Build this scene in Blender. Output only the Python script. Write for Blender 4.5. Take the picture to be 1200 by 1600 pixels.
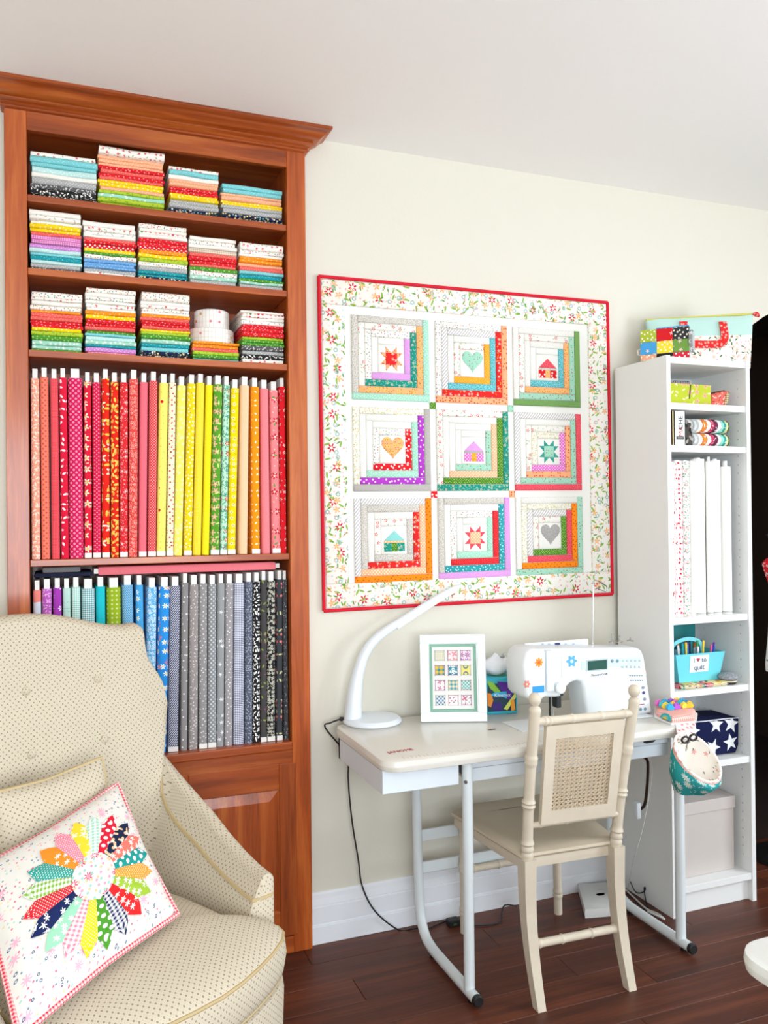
import bpy, bmesh, math, random
from mathutils import Vector, Matrix
from math import pi, sin, cos, radians, sqrt, atan2
random.seed(7)
for o in list(bpy.data.objects): bpy.data.objects.remove(o)
scene = bpy.context.scene
COL = scene.collection

# ---------------------------------------------------------------- camera
CF, CA, CP, CR = 1315.86, 0.3704, 0.0060, -0.0104      # focal length in px of a 1200 px wide frame, yaw, pitch, roll
CPOS = Vector((0.0, -2.7739, 1.4479))
_fw = Vector((sin(CA)*cos(CP), cos(CA)*cos(CP), sin(CP)))
_r0 = Vector((cos(CA), -sin(CA), 0)); _u0 = _r0.cross(_fw)
_rt = _r0*cos(CR) + _u0*sin(CR); _up = -_r0*sin(CR) + _u0*cos(CR)
cam_data = bpy.data.cameras.new('camera'); cam = bpy.data.objects.new('camera', cam_data); COL.objects.link(cam)
cam_data.sensor_fit = 'HORIZONTAL'; cam_data.sensor_width = 36; cam_data.lens = 36*CF/1200
cam_data.clip_start = 0.05
_m = Matrix((( _rt.x, _up.x, -_fw.x, CPOS.x), (_rt.y, _up.y, -_fw.y, CPOS.y), (_rt.z, _up.z, -_fw.z, CPOS.z), (0, 0, 0, 1)))
cam.matrix_world = _m
scene.camera = cam
def ray(x, y): return _fw + _rt*((x-600)/CF) - _up*((y-800)/CF)
def onY(x, y, Y): d = ray(x, y); return CPOS + d*((Y-CPOS.y)/d.y)
def onZ(x, y, Z): d = ray(x, y); return CPOS + d*((Z-CPOS.z)/d.z)
def onX(x, y, X): d = ray(x, y); return CPOS + d*((X-CPOS.x)/d.x)

# ---------------------------------------------------------------- world, light, exposure
world = bpy.data.worlds.new('sky'); scene.world = world; world.use_nodes = True
_bg = world.node_tree.nodes['Background']; _bg.inputs[0].default_value = (0.75, 0.86, 1.0, 1); _bg.inputs[1].default_value = 1.2
def area(name, loc, rot, sx, sy, energy, col, spread=180):
    l = bpy.data.lights.new(name, 'AREA'); l.shape = 'RECTANGLE'; l.size = sx; l.size_y = sy; l.energy = energy; l.color = col; l.spread = radians(spread)
    o = bpy.data.objects.new(name, l); COL.objects.link(o); o.location = loc; o.rotation_euler = rot
    return o
# daylight at the two window openings: behind the camera, and on the right where the shadows on the wall point from
area('window_rear_offscreen', (.1, -5.13, 1.45), (radians(90), 0, 0), 2.7, 1.6, 190, (0.84, 0.92, 1.0))
area('window_right_offscreen', (4.33, -2.6, 1.45), (radians(90), 0, radians(90)), 2.0, 1.6, 150, (0.84, 0.92, 1.0))
vs = scene.view_settings
vs.view_transform = 'Standard'; vs.look = 'None'; vs.gamma = 1; vs.use_curve_mapping = False
vs.exposure = -0.4

# ---------------------------------------------------------------- mesh helpers
class MB:
    def __init__(s): s.v = []; s.f = []; s.uv = {}; s.M = None; s.sm = set()
    def add(s, vs_, fs, uvs=None, smooth=False):
        b = len(s.v)
        for p in vs_:
            p = Vector(p); s.v.append(s.M @ p if s.M is not None else p)
        for k, f in enumerate(fs):
            if uvs is not None: s.uv[len(s.f)] = uvs[k]
            s.f.append([b+i for i in f])
        return s
    def box(s, x0, x1, y0, y1, z0, z1, bev=0, seg=1):
        if bev <= 0:
            return s.add([(x0,y0,z0),(x1,y0,z0),(x1,y1,z0),(x0,y1,z0),(x0,y0,z1),(x1,y0,z1),(x1,y1,z1),(x0,y1,z1)],
                  [(0,3,2,1),(4,5,6,7),(0,1,5,4),(1,2,6,5),(2,3,7,6),(3,0,4,7)])
        bm = bmesh.new(); bmesh.ops.create_cube(bm, size=1)
        for v in bm.verts: v.co = Vector((x0+(v.co.x+.5)*(x1-x0), y0+(v.co.y+.5)*(y1-y0), z0+(v.co.z+.5)*(z1-z0)))
        bmesh.ops.bevel(bm, geom=list(bm.edges), offset=bev, segments=seg, affect='EDGES', profile=.5)
        bm.verts.index_update()
        s.add([v.co.copy() for v in bm.verts], [[v.index for v in f.verts] for f in bm.faces]); bm.free(); return s
    def tube(s, pts, r, n=8, caps=True, closed=False):
        pts = [Vector(p) for p in pts]; N = len(pts); rs = r if isinstance(r, (list, tuple)) else [r]*N
        ring = []; prev = None; L = 0; ls = []
        for i, p in enumerate(pts):
            if closed: t = pts[(i+1) % N] - pts[i-1]
            else: t = pts[min(i+1, N-1)] - pts[max(i-1, 0)]
            t.normalize()
            if prev is None:
                a = Vector((0,0,1)) if abs(t.z) < .9 else Vector((1,0,0)); nrm = t.cross(a).normalized()
            else:
                nrm = prev - t*prev.dot(t)
                nrm = nrm.normalized() if nrm.length > 1e-6 else t.orthogonal().normalized()
            prev = nrm; b = t.cross(nrm)
            if i: L += (p-pts[i-1]).length
            ls.append(L); ring.append([p + (nrm*cos(2*pi*k/n) + b*sin(2*pi*k/n))*rs[i] for k in range(n)])
        V = [q for rg in ring for q in rg]; Fs = []; U = []
        M = N if closed else N-1
        for i in range(M):
            j = (i+1) % N; lj = ls[j] if j else ls[-1] + (pts[0]-pts[-1]).length
            for k in range(n):
                k2 = (k+1) % n
                Fs.append((i*n+k, i*n+k2, j*n+k2, j*n+k)); c = 2*pi*rs[i]/n
                U.append(((ls[i],k*c),(ls[i],(k+1)*c),(lj,(k+1)*c),(lj,k*c)))
        if caps and not closed:
            Fs.append(tuple(range(n))[::-1]); U.append([(rs[0]*cos(2*pi*k/n), rs[0]*sin(2*pi*k/n)) for k in range(n)][::-1])
            Fs.append(tuple((N-1)*n+k for k in range(n))); U.append([(rs[-1]*cos(2*pi*k/n), rs[-1]*sin(2*pi*k/n)) for k in range(n)])
        return s.add(V, Fs, U)
    def lathe(s, prof, n=16, c=(0,0,0), axis='z', caps=True):
        c = Vector(c); V = []; Fs = []; U = []
        for (r, h) in prof:
            for k in range(n):
                a = 2*pi*k/n; x, y = r*cos(a), r*sin(a)
                V.append(c + (Vector((x,y,h)) if axis == 'z' else Vector((x,-h,y)) if axis == 'y' else Vector((h,x,y))))
        d = [0]
        for i in range(1, len(prof)): d.append(d[-1] + math.hypot(prof[i][0]-prof[i-1][0], prof[i][1]-prof[i-1][1]))
        R = max(p[0] for p in prof)
        for i in range(len(prof)-1):
            for k in range(n):
                k2 = (k+1) % n; Fs.append((i*n+k, i*n+k2, (i+1)*n+k2, (i+1)*n+k))
                cc = 2*pi*R/n; U.append(((k*cc,d[i]),((k+1)*cc,d[i]),((k+1)*cc,d[i+1]),(k*cc,d[i+1])))
        if caps:
            if prof[0][0] > 1e-6: Fs.append(tuple(range(n))[::-1]); U.append([(V[k]-c)[:2] for k in range(n)][::-1])
            if prof[-1][0] > 1e-6:
                b = (len(prof)-1)*n; Fs.append(tuple(b+k for k in range(n))); U.append([(V[b+k]-c)[:2] for k in range(n)])
        return s.add(V, Fs, U)
    def prism(s, pts, d0, d1, plane='xz'):
        """polygon extruded: plane xz -> along y from d0 to d1; xy -> along z; yz -> along x"""
        n = len(pts)
        mk = {'xz': lambda p, d: (p[0], d, p[1]), 'xy': lambda p, d: (p[0], p[1], d), 'yz': lambda p, d: (d, p[0], p[1])}[plane]
        V = [mk(p, d0) for p in pts] + [mk(p, d1) for p in pts]
        Fs = [tuple(range(n)), tuple(range(2*n-1, n-1, -1))] + [(i, (i+1) % n + 0, n+(i+1) % n, n+i) for i in range(n)]
        Fs[2:] = [(i, n+i, n+(i+1) % n, (i+1) % n) for i in range(n)]
        return s.add(V, Fs)
    def patch(s, pts, y, t, inset):
        """padded cloth patch in the xz plane, front towards -y"""
        n = len(pts); cx = sum(p[0] for p in pts)/n; cz = sum(p[1] for p in pts)/n
        ins = inset_poly(pts, inset)
        V = [(p[0], y, p[1]) for p in pts] + [(p[0], y-t*.55, p[1]) for p in pts] + [(p[0], y-t, p[1]) for p in ins]
        Fs = [tuple(2*n+i for i in range(n))]
        for r in (0, 1):
            Fs += [(r*n+i, r*n+(i+1) % n, (r+1)*n+(i+1) % n, (r+1)*n+i) for i in range(n)]
        return s.add(V, Fs)
    def grid(s, nu, nv, fn, uvfn=None, cu=False, cv=False):
        V = [fn(i, j) for i in range(nu) for j in range(nv)]; Fs = []; U = []
        for i in range(nu if cu else nu-1):
            for j in range(nv if cv else nv-1):
                q = [(i, j), ((i+1), j), ((i+1), (j+1)), (i, (j+1))]
                Fs.append([(a % nu)*nv + (b % nv) for a, b in q])
                if uvfn: U.append([uvfn(a, b) for a, b in q])
        return s.add(V, Fs, U if uvfn else None)
    def build(s, name, mat, parent=None, smooth=35, label=None, fix=True, loc=None):
        me = bpy.data.meshes.new(name)
        me.from_pydata([tuple(p) for p in s.v], [], s.f); me.update()
        if fix:
            bm = bmesh.new(); bm.from_mesh(me); bmesh.ops.recalc_face_normals(bm, faces=bm.faces); bm.to_mesh(me); bm.free()
        uvl = me.uv_layers.new(name='UVMap'); dat = [0.0]*(2*len(me.loops))
        for p in me.polygons:
            ex = s.uv.get(p.index) if p.index in s.uv else None
            n = p.normal; ax = max(range(3), key=lambda k: abs(n[k]))
            lut = {}
            if ex is not None:
                lut = {vi: ex[k] for k, vi in enumerate(s.f[p.index])}
            for li in p.loop_indices:
                vi = me.loops[li].vertex_index; co = me.vertices[vi].co
                if ex is not None: u = lut[vi]
                elif ax == 1: u = (co.x, co.z)
                elif ax == 0: u = (co.y, co.z)
                else: u = (co.x, co.y)
                dat[2*li] = u[0]; dat[2*li+1] = u[1]
        uvl.data.foreach_set('uv', dat)
        if smooth:
            me.polygons.foreach_set('use_smooth', [True]*len(me.polygons))
            me.set_sharp_from_angle(angle=radians(smooth))
        me.materials.append(mat)
        o = bpy.data.objects.new(name, me); COL.objects.link(o)
        if loc is not None: o.location = loc
        if parent is not None: o.parent = parent
        if label: o['label'] = label
        return o
def inset_poly(pts, d):
    n = len(pts); out = []
    A = sum(pts[i][0]*pts[(i+1) % n][1] - pts[(i+1) % n][0]*pts[i][1] for i in range(n)); sg = 1 if A > 0 else -1
    for i in range(n):
        p0 = Vector(pts[i-1]); p1 = Vector(pts[i]); p2 = Vector(pts[(i+1) % n])
        e1 = (p1-p0).normalized(); e2 = (p2-p1).normalized()
        n1 = Vector((-e1.y, e1.x))*sg; n2 = Vector((-e2.y, e2.x))*sg
        b = (n1+n2); k = max(.4, b.dot(n1)); out.append(tuple(p1 + b*(d/k)))
    return out
def thing(name, label, cat, loc=(0,0,0), rot=(0,0,0), group=None):
    o = bpy.data.objects.new(name, None); COL.objects.link(o); o.empty_display_size = .05
    o.location = loc; o.rotation_euler = rot
    return tag(o, label, cat, group)
def tag(o, label, cat, group=None):
    o['label'] = label; o['category'] = cat
    if group: o['group'] = group
    return o
def structure(o, label=None, cat=None):
    o['kind'] = 'structure'
    if label: o['label'] = label
    if cat: o['category'] = cat
    return o
def text_mesh(name, txt, size, mat, parent, M, depth=.0006, align='CENTER'):
    cu = bpy.data.curves.new(name, 'FONT'); cu.body = txt; cu.size = size; cu.align_x = align; cu.align_y = 'CENTER'; cu.extrude = depth; cu.resolution_u = 3
    t = bpy.data.objects.new(name, cu); COL.objects.link(t)
    dg = bpy.context.evaluated_depsgraph_get(); me = bpy.data.meshes.new_from_object(t.evaluated_get(dg))
    bpy.data.objects.remove(t); bpy.data.curves.remove(cu)
    me.name = name; me.transform(M); me.materials.clear(); me.materials.append(mat)
    o = bpy.data.objects.new(name, me); COL.objects.link(o); o.parent = parent
    return o
FRONT = Matrix.Rotation(radians(90), 4, 'X')     # text lying in xy turned to face -y
def bez(pts, n=8):
    """Catmull-Rom through points"""
    P = [Vector(p) for p in pts]; P = [P[0]*2-P[1]] + P + [P[-1]*2-P[-2]]; out = []
    for i in range(1, len(P)-2):
        for k in range(n):
            t = k/n; a, b, c, d = P[i-1], P[i], P[i+1], P[i+2]
            out.append(.5*((2*b) + (c-a)*t + (2*a-5*b+4*c-d)*t*t + (3*b-a-3*c+d)*t**3))
    out.append(P[-2]); return out

# ---------------------------------------------------------------- materials
def lin(h):
    if not isinstance(h, str): return tuple(h)
    h = h.lstrip('#'); c = [int(h[i:i+2], 16)/255 for i in (0, 2, 4)]
    return tuple((x/12.92 if x <= .04045 else ((x+.055)/1.055)**2.4) for x in c)
def c4(h): return (*lin(h), 1)
_cache = {}
class NT:
    def __init__(s, name):
        s.m = bpy.data.materials.new(name); s.m.use_nodes = True; s.t = s.m.node_tree; s.b = s.t.nodes['Principled BSDF']
    def n(s, typ, **kw):
        nd = s.t.nodes.new('ShaderNode'+typ)
        for k, v in kw.items(): setattr(nd, k, v)
        return nd
    def put(s, sock, val):
        if hasattr(val, 'is_linked') or hasattr(val, 'node'): s.t.links.new(val, sock)
        else: sock.default_value = val
    def math(s, op, a, b=0.0, c=None, clamp=False):
        nd = s.n('Math', operation=op, use_clamp=clamp); s.put(nd.inputs[0], a); s.put(nd.inputs[1], b)
        if c is not None: s.put(nd.inputs[2], c)
        return nd.outputs[0]
    def vmath(s, op, a, b=(0,0,0)):
        nd = s.n('VectorMath', operation=op); s.put(nd.inputs[0], a)
        if op == 'SCALE': s.put(nd.inputs['Scale'], b)
        else: s.put(nd.inputs[1], b)
        return nd.outputs['Value'] if op in ('LENGTH', 'DISTANCE', 'DOT_PRODUCT') else nd.outputs[0]
    def mix(s, fac, a, b, blend='MIX'):
        nd = s.n('Mix', data_type='RGBA', blend_type=blend); s.put(nd.inputs[0], fac)
        s.put(nd.inputs[6], c4(a) if isinstance(a, str) else a); s.put(nd.inputs[7], c4(b) if isinstance(b, str) else b)
        return nd.outputs[2]
    def uv(s, rand=True):
        u = s.n('TexCoord').outputs['UV']
        if rand:
            r = s.n('ObjectInfo').outputs['Random']; cb = s.n('CombineXYZ')
            s.put(cb.inputs[0], s.math('MULTIPLY', r, 3.71)); s.put(cb.inputs[1], s.math('MULTIPLY', r, 7.37)); u = s.vmath('ADD', u, cb.outputs[0])
        return u
    def ramp(s, fac, stops, interp='LINEAR'):
        nd = s.n('ValToRGB'); cr = nd.color_ramp; cr.interpolation = interp
        while len(cr.elements) < len(stops): cr.elements.new(.5)
        for e, (p, c) in zip(cr.elements, stops): e.position = p; e.color = c4(c)
        s.put(nd.inputs[0], fac); return nd.outputs[0]
    def rot2(s, v, deg):
        if not deg: return v
        nd = s.n('VectorRotate', rotation_type='Z_AXIS'); s.put(nd.inputs['Vector'], v); nd.inputs['Angle'].default_value = radians(deg); return nd.outputs[0]
    def vor(s, v, sp, rnd):
        vv = s.vmath('SCALE', v, 1.0/sp); nd = s.n('TexVoronoi', voronoi_dimensions='2D', feature='F1'); s.put(nd.inputs['Vector'], vv)
        nd.inputs['Scale'].default_value = 1; nd.inputs['Randomness'].default_value = rnd
        return nd, vv
    def bump(s, h, strength=.3, dist=.002):
        nd = s.n('Bump'); nd.inputs['Strength'].default_value = strength; nd.inputs['Distance'].default_value = dist; s.put(nd.inputs['Height'], h)
        s.t.links.new(nd.outputs[0], s.b.inputs['Normal'])
def plain(name, col, rough=.5, metal=0, spec=None, coat=0, **kw):
    key = ('plain', name, col, rough, metal, coat, str(kw))
    if key in _cache: return _cache[key]
    t = NT(name); t.b.inputs['Roughness'].default_value = rough; t.b.inputs['Metallic'].default_value = metal
    # faint procedural variation so no surface is perfectly flat
    tc = t.n('TexCoord').outputs['Object']; nz = t.n('TexNoise'); nz.inputs['Scale'].default_value = kw.get('nscale', 14); nz.inputs['Detail'].default_value = 3
    t.t.links.new(tc, nz.inputs['Vector'])
    hsv = t.n('HueSaturation'); hsv.inputs['Color'].default_value = c4(col)
    t.put(hsv.inputs['Value'], t.math('MULTIPLY_ADD', nz.outputs[0], kw.get('var', .06), 1-kw.get('var', .06)/2)); t.t.links.new(hsv.outputs[0], t.b.inputs['Base Color'])
    if spec is not None: t.b.inputs['Specular IOR Level'].default_value = spec
    if coat: t.b.inputs['Coat Weight'].default_value = coat; t.b.inputs['Coat Roughness'].default_value = .12
    if kw.get('trans'): t.b.inputs['Transmission Weight'].default_value = kw['trans']
    if kw.get('bump'): t.bump(nz.outputs[0], kw['bump'], .003)
    _cache[key] = t.m; return t.m
def fabric(base, *layers, rand=True, rough=.92, rot=0, sheen=True):
    key = ('fab', base, repr(layers), rand, rot)
    if key in _cache: return _cache[key]
    t = NT('cotton_print'); t.b.inputs['Roughness'].default_value = rough; t.b.inputs['Specular IOR Level'].default_value = .2
    v0 = t.rot2(t.uv(rand), rot); col = None
    col = t.n('RGB').outputs[0]; col.default_value = c4(base)
    for L in layers:
        k = L[0]
        if k == 'dot':       # spacing, radius, colour, randomness, rotation, share
            sp, r, c = L[1:4]; rnd = L[4] if len(L) > 4 else 0; ro = L[5] if len(L) > 5 else 45; p = L[6] if len(L) > 6 else 1
            nd, vv = t.vor(t.rot2(v0, ro), sp, rnd); m = t.math('LESS_THAN', nd.outputs['Distance'], r)
            if p < 1: m = t.math('MULTIPLY', m, t.math('LESS_THAN', t.n_sep(nd.outputs['Color'])[0], p))
            col = t.mix(m, col, c)
        elif k == 'ring':
            sp, r0, r1, c = L[1:5]; rnd = L[5] if len(L) > 5 else .6; p = L[6] if len(L) > 6 else 1
            nd, vv = t.vor(t.vmath('ADD', v0, (.37, .11, 0)), sp, rnd)
            m = t.math('MULTIPLY', t.math('LESS_THAN', nd.outputs['Distance'], r1), t.math('GREATER_THAN', nd.outputs['Distance'], r0))
            if p < 1: m = t.math('MULTIPLY', m, t.math('LESS_THAN', t.n_sep(nd.outputs['Color'])[0], p))
            col = t.mix(m, col, c)
        elif k == 'multi':   # spacing, radius, colours, randomness, share
            sp, r, cs = L[1:4]; rnd = L[4] if len(L) > 4 else .8; p = L[5] if len(L) > 5 else 1
            nd, vv = t.vor(t.vmath('ADD', v0, (sp*3.3, r, 0)), sp, rnd); m = t.math('LESS_THAN', nd.outputs['Distance'], r); sep = t.n_sep(nd.outputs['Color'])
            if p < 1: m = t.math('MULTIPLY', m, t.math('LESS_THAN', sep[1], p))
            cc = t.ramp(sep[0], [(i/len(cs), q) for i, q in enumerate(cs)], 'CONSTANT'); col = t.mix(m, col, cc)
        elif k in ('flower', 'leaf'):
            sp = L[1]; rnd = .75
            off = (.013*len(repr(L)), .029*len(repr(L)), 0)
            if k == 'flower': R, n, c, cc = L[2:6]; rnd = L[6] if len(L) > 6 else .7; p = L[7] if len(L) > 7 else 1
            else: ln, wd, c = L[2:5]; rnd = L[5] if len(L) > 5 else .8; p = L[6] if len(L) > 6 else 1
            nd, vv = t.vor(t.vmath('ADD', v0, off), sp, rnd); d = t.vmath('SUBTRACT', vv, nd.outputs['Position']); sep = t.n_sep(nd.outputs['Color'])
            vr = t.n('VectorRotate', rotation_type='Z_AXIS'); t.put(vr.inputs['Vector'], d); t.put(vr.inputs['Angle'], t.math('MULTIPLY', sep[2], 6.28))
            sx = t.n('SeparateXYZ'); t.put(sx.inputs[0], vr.outputs[0])
            if k == 'flower':
                r = nd.outputs['Distance']; th = t.math('ARCTAN2', sx.outputs[1], sx.outputs[0])
                lim = t.math('MULTIPLY_ADD', t.math('COSINE', t.math('MULTIPLY', th, float(n))), R*.34, R*.66)
                m = t.math('LESS_THAN', r, lim)
                if p < 1: pm = t.math('LESS_THAN', sep[0], p); m = t.math('MULTIPLY', m, pm)
                col = t.mix(m, col, c)
                if cc:
                    m2 = t.math('LESS_THAN', r, R*.3)
                    if p < 1: m2 = t.math('MULTIPLY', m2, pm)
                    col = t.mix(m2, col, cc)
            else:
                a = t.math('POWER', t.math('ABSOLUTE', t.math('DIVIDE', sx.outputs[0], ln)), 2.0); b = t.math('POWER', t.math('ABSOLUTE', t.math('DIVIDE', sx.outputs[1], wd)), 2.0)
                m = t.math('LESS_THAN', t.math('ADD', a, b), 1.0)
                if p < 1: m = t.math('MULTIPLY', m, t.math('LESS_THAN', sep[0], p))
                col = t.mix(m, col, c)
        elif k == 'ging':    # size, colour
            sp, c = L[1:3]; sx = t.n('SeparateXYZ'); t.put(sx.inputs[0], t.rot2(v0, L[3] if len(L) > 3 else 0))
            ms = [t.math('LESS_THAN', t.math('FRACT', t.math('DIVIDE', sx.outputs[i], sp)), .5) for i in (0, 1)]
            col = t.mix(t.math('MULTIPLY', t.math('ADD', *ms), .5), col, c)
        elif k == 'stripe':  # size, duty, rotation, colour
            sp, du, ro, c = L[1:5]; sx = t.n('SeparateXYZ'); t.put(sx.inputs[0], t.rot2(v0, ro))
            col = t.mix(t.math('LESS_THAN', t.math('FRACT', t.math('DIVIDE', sx.outputs[0], sp)), du), col, c)
        elif k == 'blob':    # scale, threshold, colour
            nz = t.n('TexNoise', noise_dimensions='2D'); nz.inputs['Scale'].default_value = L[1]; nz.inputs['Detail'].default_value = 1; t.put(nz.inputs['Vector'], v0)
            col = t.mix(t.math('GREATER_THAN', nz.outputs[0], L[2]), col, L[3])
        elif k == 'bands':   # vertical bands of colours over a width
            sp, cs = L[1:3]; sx = t.n('SeparateXYZ'); t.put(sx.inputs[0], t.rot2(v0, L[3] if len(L) > 3 else 0))
            col = t.ramp(t.math('FRACT', t.math('DIVIDE', sx.outputs[0], sp)), [(i/len(cs), q) for i, q in enumerate(cs)], 'CONSTANT')
    t.t.links.new(col, t.b.inputs['Base Color'])
    nz = t.n('TexNoise'); nz.inputs['Scale'].default_value = 320; nz.inputs['Detail'].default_value = 2; t.t.links.new(t.n('TexCoord').outputs['Object'], nz.inputs['Vector'])
    t.bump(nz.outputs[0], .12, .001)
    _cache[key] = t.m; return t.m
def _nsep(self, c):
    nd = self.n('SeparateColor'); self.put(nd.inputs[0], c); return nd.outputs
NT.n_sep = _nsep
def wood(name, dark, mid, light, rough=.35, scale=1.0, axis='x', gloss=.3, rand=True):
    key = ('wood', name, dark, mid, light, axis)
    if key in _cache: return _cache[key]
    t = NT(name); v = t.n('TexCoord').outputs['Object']
    if rand:
        r = t.n('ObjectInfo').outputs['Random']; cb = t.n('CombineXYZ')
        for i, k in enumerate((5.1, 9.3, 3.7)): t.put(cb.inputs[i], t.math('MULTIPLY', r, k))
        v = t.vmath('ADD', v, cb.outputs[0])
    st = {'x': (1.2, 22, 22), 'y': (22, 1.2, 22), 'z': (22, 22, 1.2)}[axis]
    st = tuple(q*scale for q in st)
    w = t.vmath('MULTIPLY', v, st); n1 = t.n('TexNoise'); n1.inputs['Scale'].default_value = 1; n1.inputs['Detail'].default_value = 5; n1.inputs['Roughness'].default_value = .62; n1.inputs['Distortion'].default_value = .6
    t.put(n1.inputs['Vector'], w)
    w2 = t.vmath('MULTIPLY', v, tuple(q*7 for q in st)); n2 = t.n('TexNoise'); n2.inputs['Scale'].default_value = 1; n2.inputs['Detail'].default_value = 2; t.put(n2.inputs['Vector'], w2)
    f = t.math('ADD', t.math('MULTIPLY', n1.outputs[0], .8), t.math('MULTIPLY', n2.outputs[0], .2))
    col = t.ramp(f, [(.3, dark), (.5, mid), (.72, light)])
    if rand:
        hsv = t.n('HueSaturation'); t.put(hsv.inputs['Color'], col); t.put(hsv.inputs['Value'], t.math('MULTIPLY_ADD', t.n('ObjectInfo').outputs['Random'], .3, .85)); col = hsv.outputs[0]
    t.t.links.new(col, t.b.inputs['Base Color']); t.b.inputs['Roughness'].default_value = rough
    t.b.inputs['Coat Weight'].default_value = gloss; t.b.inputs['Coat Roughness'].default_value = .15
    t.bump(n2.outputs[0], .08, .001)
    _cache[key] = t.m; return t.m
def wall_paint(name, col, bump=.25, scale=60, rough=.8):
    t = NT(name); v = t.n('TexCoord').outputs['Object']; nz = t.n('TexNoise'); nz.inputs['Scale'].default_value = scale; nz.inputs['Detail'].default_value = 4; t.t.links.new(v, nz.inputs['Vector'])
    t.t.links.new(t.ramp(nz.outputs[0], [(.3, col), (.7, col)]), t.b.inputs['Base Color']); t.b.inputs['Roughness'].default_value = rough; t.bump(nz.outputs[0], bump, .0025); return t.m
# ---------------------------------------------------------------- the room
M_WALL = wall_paint('wall_paint', 'dfdacb', .2, 90)
M_CEIL = wall_paint('ceiling_paint', 'faf7f4', .5, 22)
M_TRIM = plain('white_trim_paint', 'eceef2', .35, var=.02)
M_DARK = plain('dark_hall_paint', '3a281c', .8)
M_SUB = plain('subfloor', '2a1710', .8)
XL, XR, YR, HC = -1.5, 4.2, -5.0, 2.75
BX0, BX1, BF = -.139, .790, -.0356            # built-in bookcase: sides and face plane
o = MB().box(XL-.12, BX0, 0, .12, 0, HC).build('wall_left_of_bookcase', M_WALL, smooth=None); o.name = 'wall_back_left'; structure(o)
arch = [(3.2-.6*cos(a), 1.95+.43*sin(a)) for a in [pi*k/24 for k in range(25)]]
o = MB().prism([(BX1, 0), (2.6, 0)] + arch + [(3.8, 0), (XR+.12, 0), (XR+.12, HC), (BX1, HC)], 0, .12).build('wall_back', M_WALL, smooth=None); structure(o)
o = MB().box(XL-.12, XL, YR, 0, 0, HC).build('wall_left', M_WALL, smooth=None); structure(o)
m = MB()                                                            # right wall round its window
wy0, wy1, wz0, wz1 = -3.6, -1.6, .65, 2.25
m.box(XR, XR+.12, YR, wy0, 0, HC); m.box(XR, XR+.12, wy1, 0, 0, HC); m.box(XR, XR+.12, wy0, wy1, 0, wz0); m.box(XR, XR+.12, wy0, wy1, wz1, HC)
structure(m.build('wall_right', M_WALL, smooth=None))
m = MB(); rx0, rx1 = -1.25, 1.45
m.box(XL-.12, rx0, YR-.12, YR, 0, HC); m.box(rx1, XR+.12, YR-.12, YR, 0, HC); m.box(rx0, rx1, YR-.12, YR, 0, wz0); m.box(rx0, rx1, YR-.12, YR, wz1, HC)
structure(m.build('wall_rear', M_WALL, smooth=None))
w = thing('window_1', '', '', (0, 0, 0)); del w['label']; del w['category']; structure(w)
m = MB()
for a, b in ((rx0, rx0+.05), (rx1-.05, rx1), (.07, .13)): m.box(a, b, YR-.09, YR-.03, wz0, wz1)
for a, b in ((wz0, wz0+.05), (wz1-.05, wz1)): m.box(rx0, rx1, YR-.09, YR-.03, a, b)
m.build('window_frame', M_TRIM, w, None)
MB().box(rx0-.05, rx1+.05, YR-.05, YR+.06, wz0-.03, wz0, .005).build('window_sill', M_TRIM, w, None)
w = thing('window_2', '', '', (0, 0, 0)); del w['label']; del w['category']; structure(w)
m = MB()
for a, b in ((wy0, wy0+.05), (wy1-.05, wy1), (-2.63, -2.57)): m.box(XR+.03, XR+.09, a, b, wz0, wz1)
for a, b in ((wz0, wz0+.05), (wz1-.05, wz1)): m.box(XR+.03, XR+.09, wy0, wy1, a, b)
m.build('window_frame', M_TRIM, w, None)
MB().box(XR-.06, XR+.05, wy0-.05, wy1+.05, wz0-.03, wz0, .005).build('window_sill', M_TRIM, w, None)
structure(MB().box(XL-.12, XR+.12, YR-.12, .12, HC, HC+.1).build('ceiling', M_CEIL, smooth=None))
# floor of separate planks
fl = structure(MB().box(XL-.12, XR+.12, YR-.12, 2.5, -.05, -.0135).build('floor', M_SUB, smooth=None))
M_PLANK = wood('floor_plank_wood', '341509', '562612', '7c3f22', rough=.5, scale=.8, axis='x', gloss=.04)
pm = MB().box(0, 1, 0, 1, 0, 1).build('plank', M_PLANK, fl, None); plank_me = pm.data; bpy.data.objects.remove(pm)
def plank(x0, x1, y0, y1):
    m = MB(); e = .0011
    m.add([(x0,y0,-.0135),(x1,y0,-.0135),(x1,y1,-.0135),(x0,y1,-.0135),(x0,y0,-e),(x1,y0,-e),(x1,y1,-e),(x0,y1,-e),(x0+e,y0+e,0),(x1-e,y0+e,0),(x1-e,y1-e,0),(x0+e,y1-e,0)],
          [(0,1,5,4),(1,2,6,5),(2,3,7,6),(3,0,4,7),(4,5,9,8),(5,6,10,9),(6,7,11,10),(7,4,8,11),(8,9,10,11)])
    return m.build('plank', M_PLANK, fl, None, fix=False)
pw = .127; row = 0; y = 0.12
while y > -5.0:
    x = XL - random.uniform(0, 1.2); L = 1.22 if y > -2.6 else 2.44
    while x < XR:
        a = max(x, XL); b = min(x+L, XR+.1)
        if b-a > .02: plank(a+.0006, b-.0006, max(y-pw+.0006, YR), y-.0006)
        x += L
    y -= pw
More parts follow.
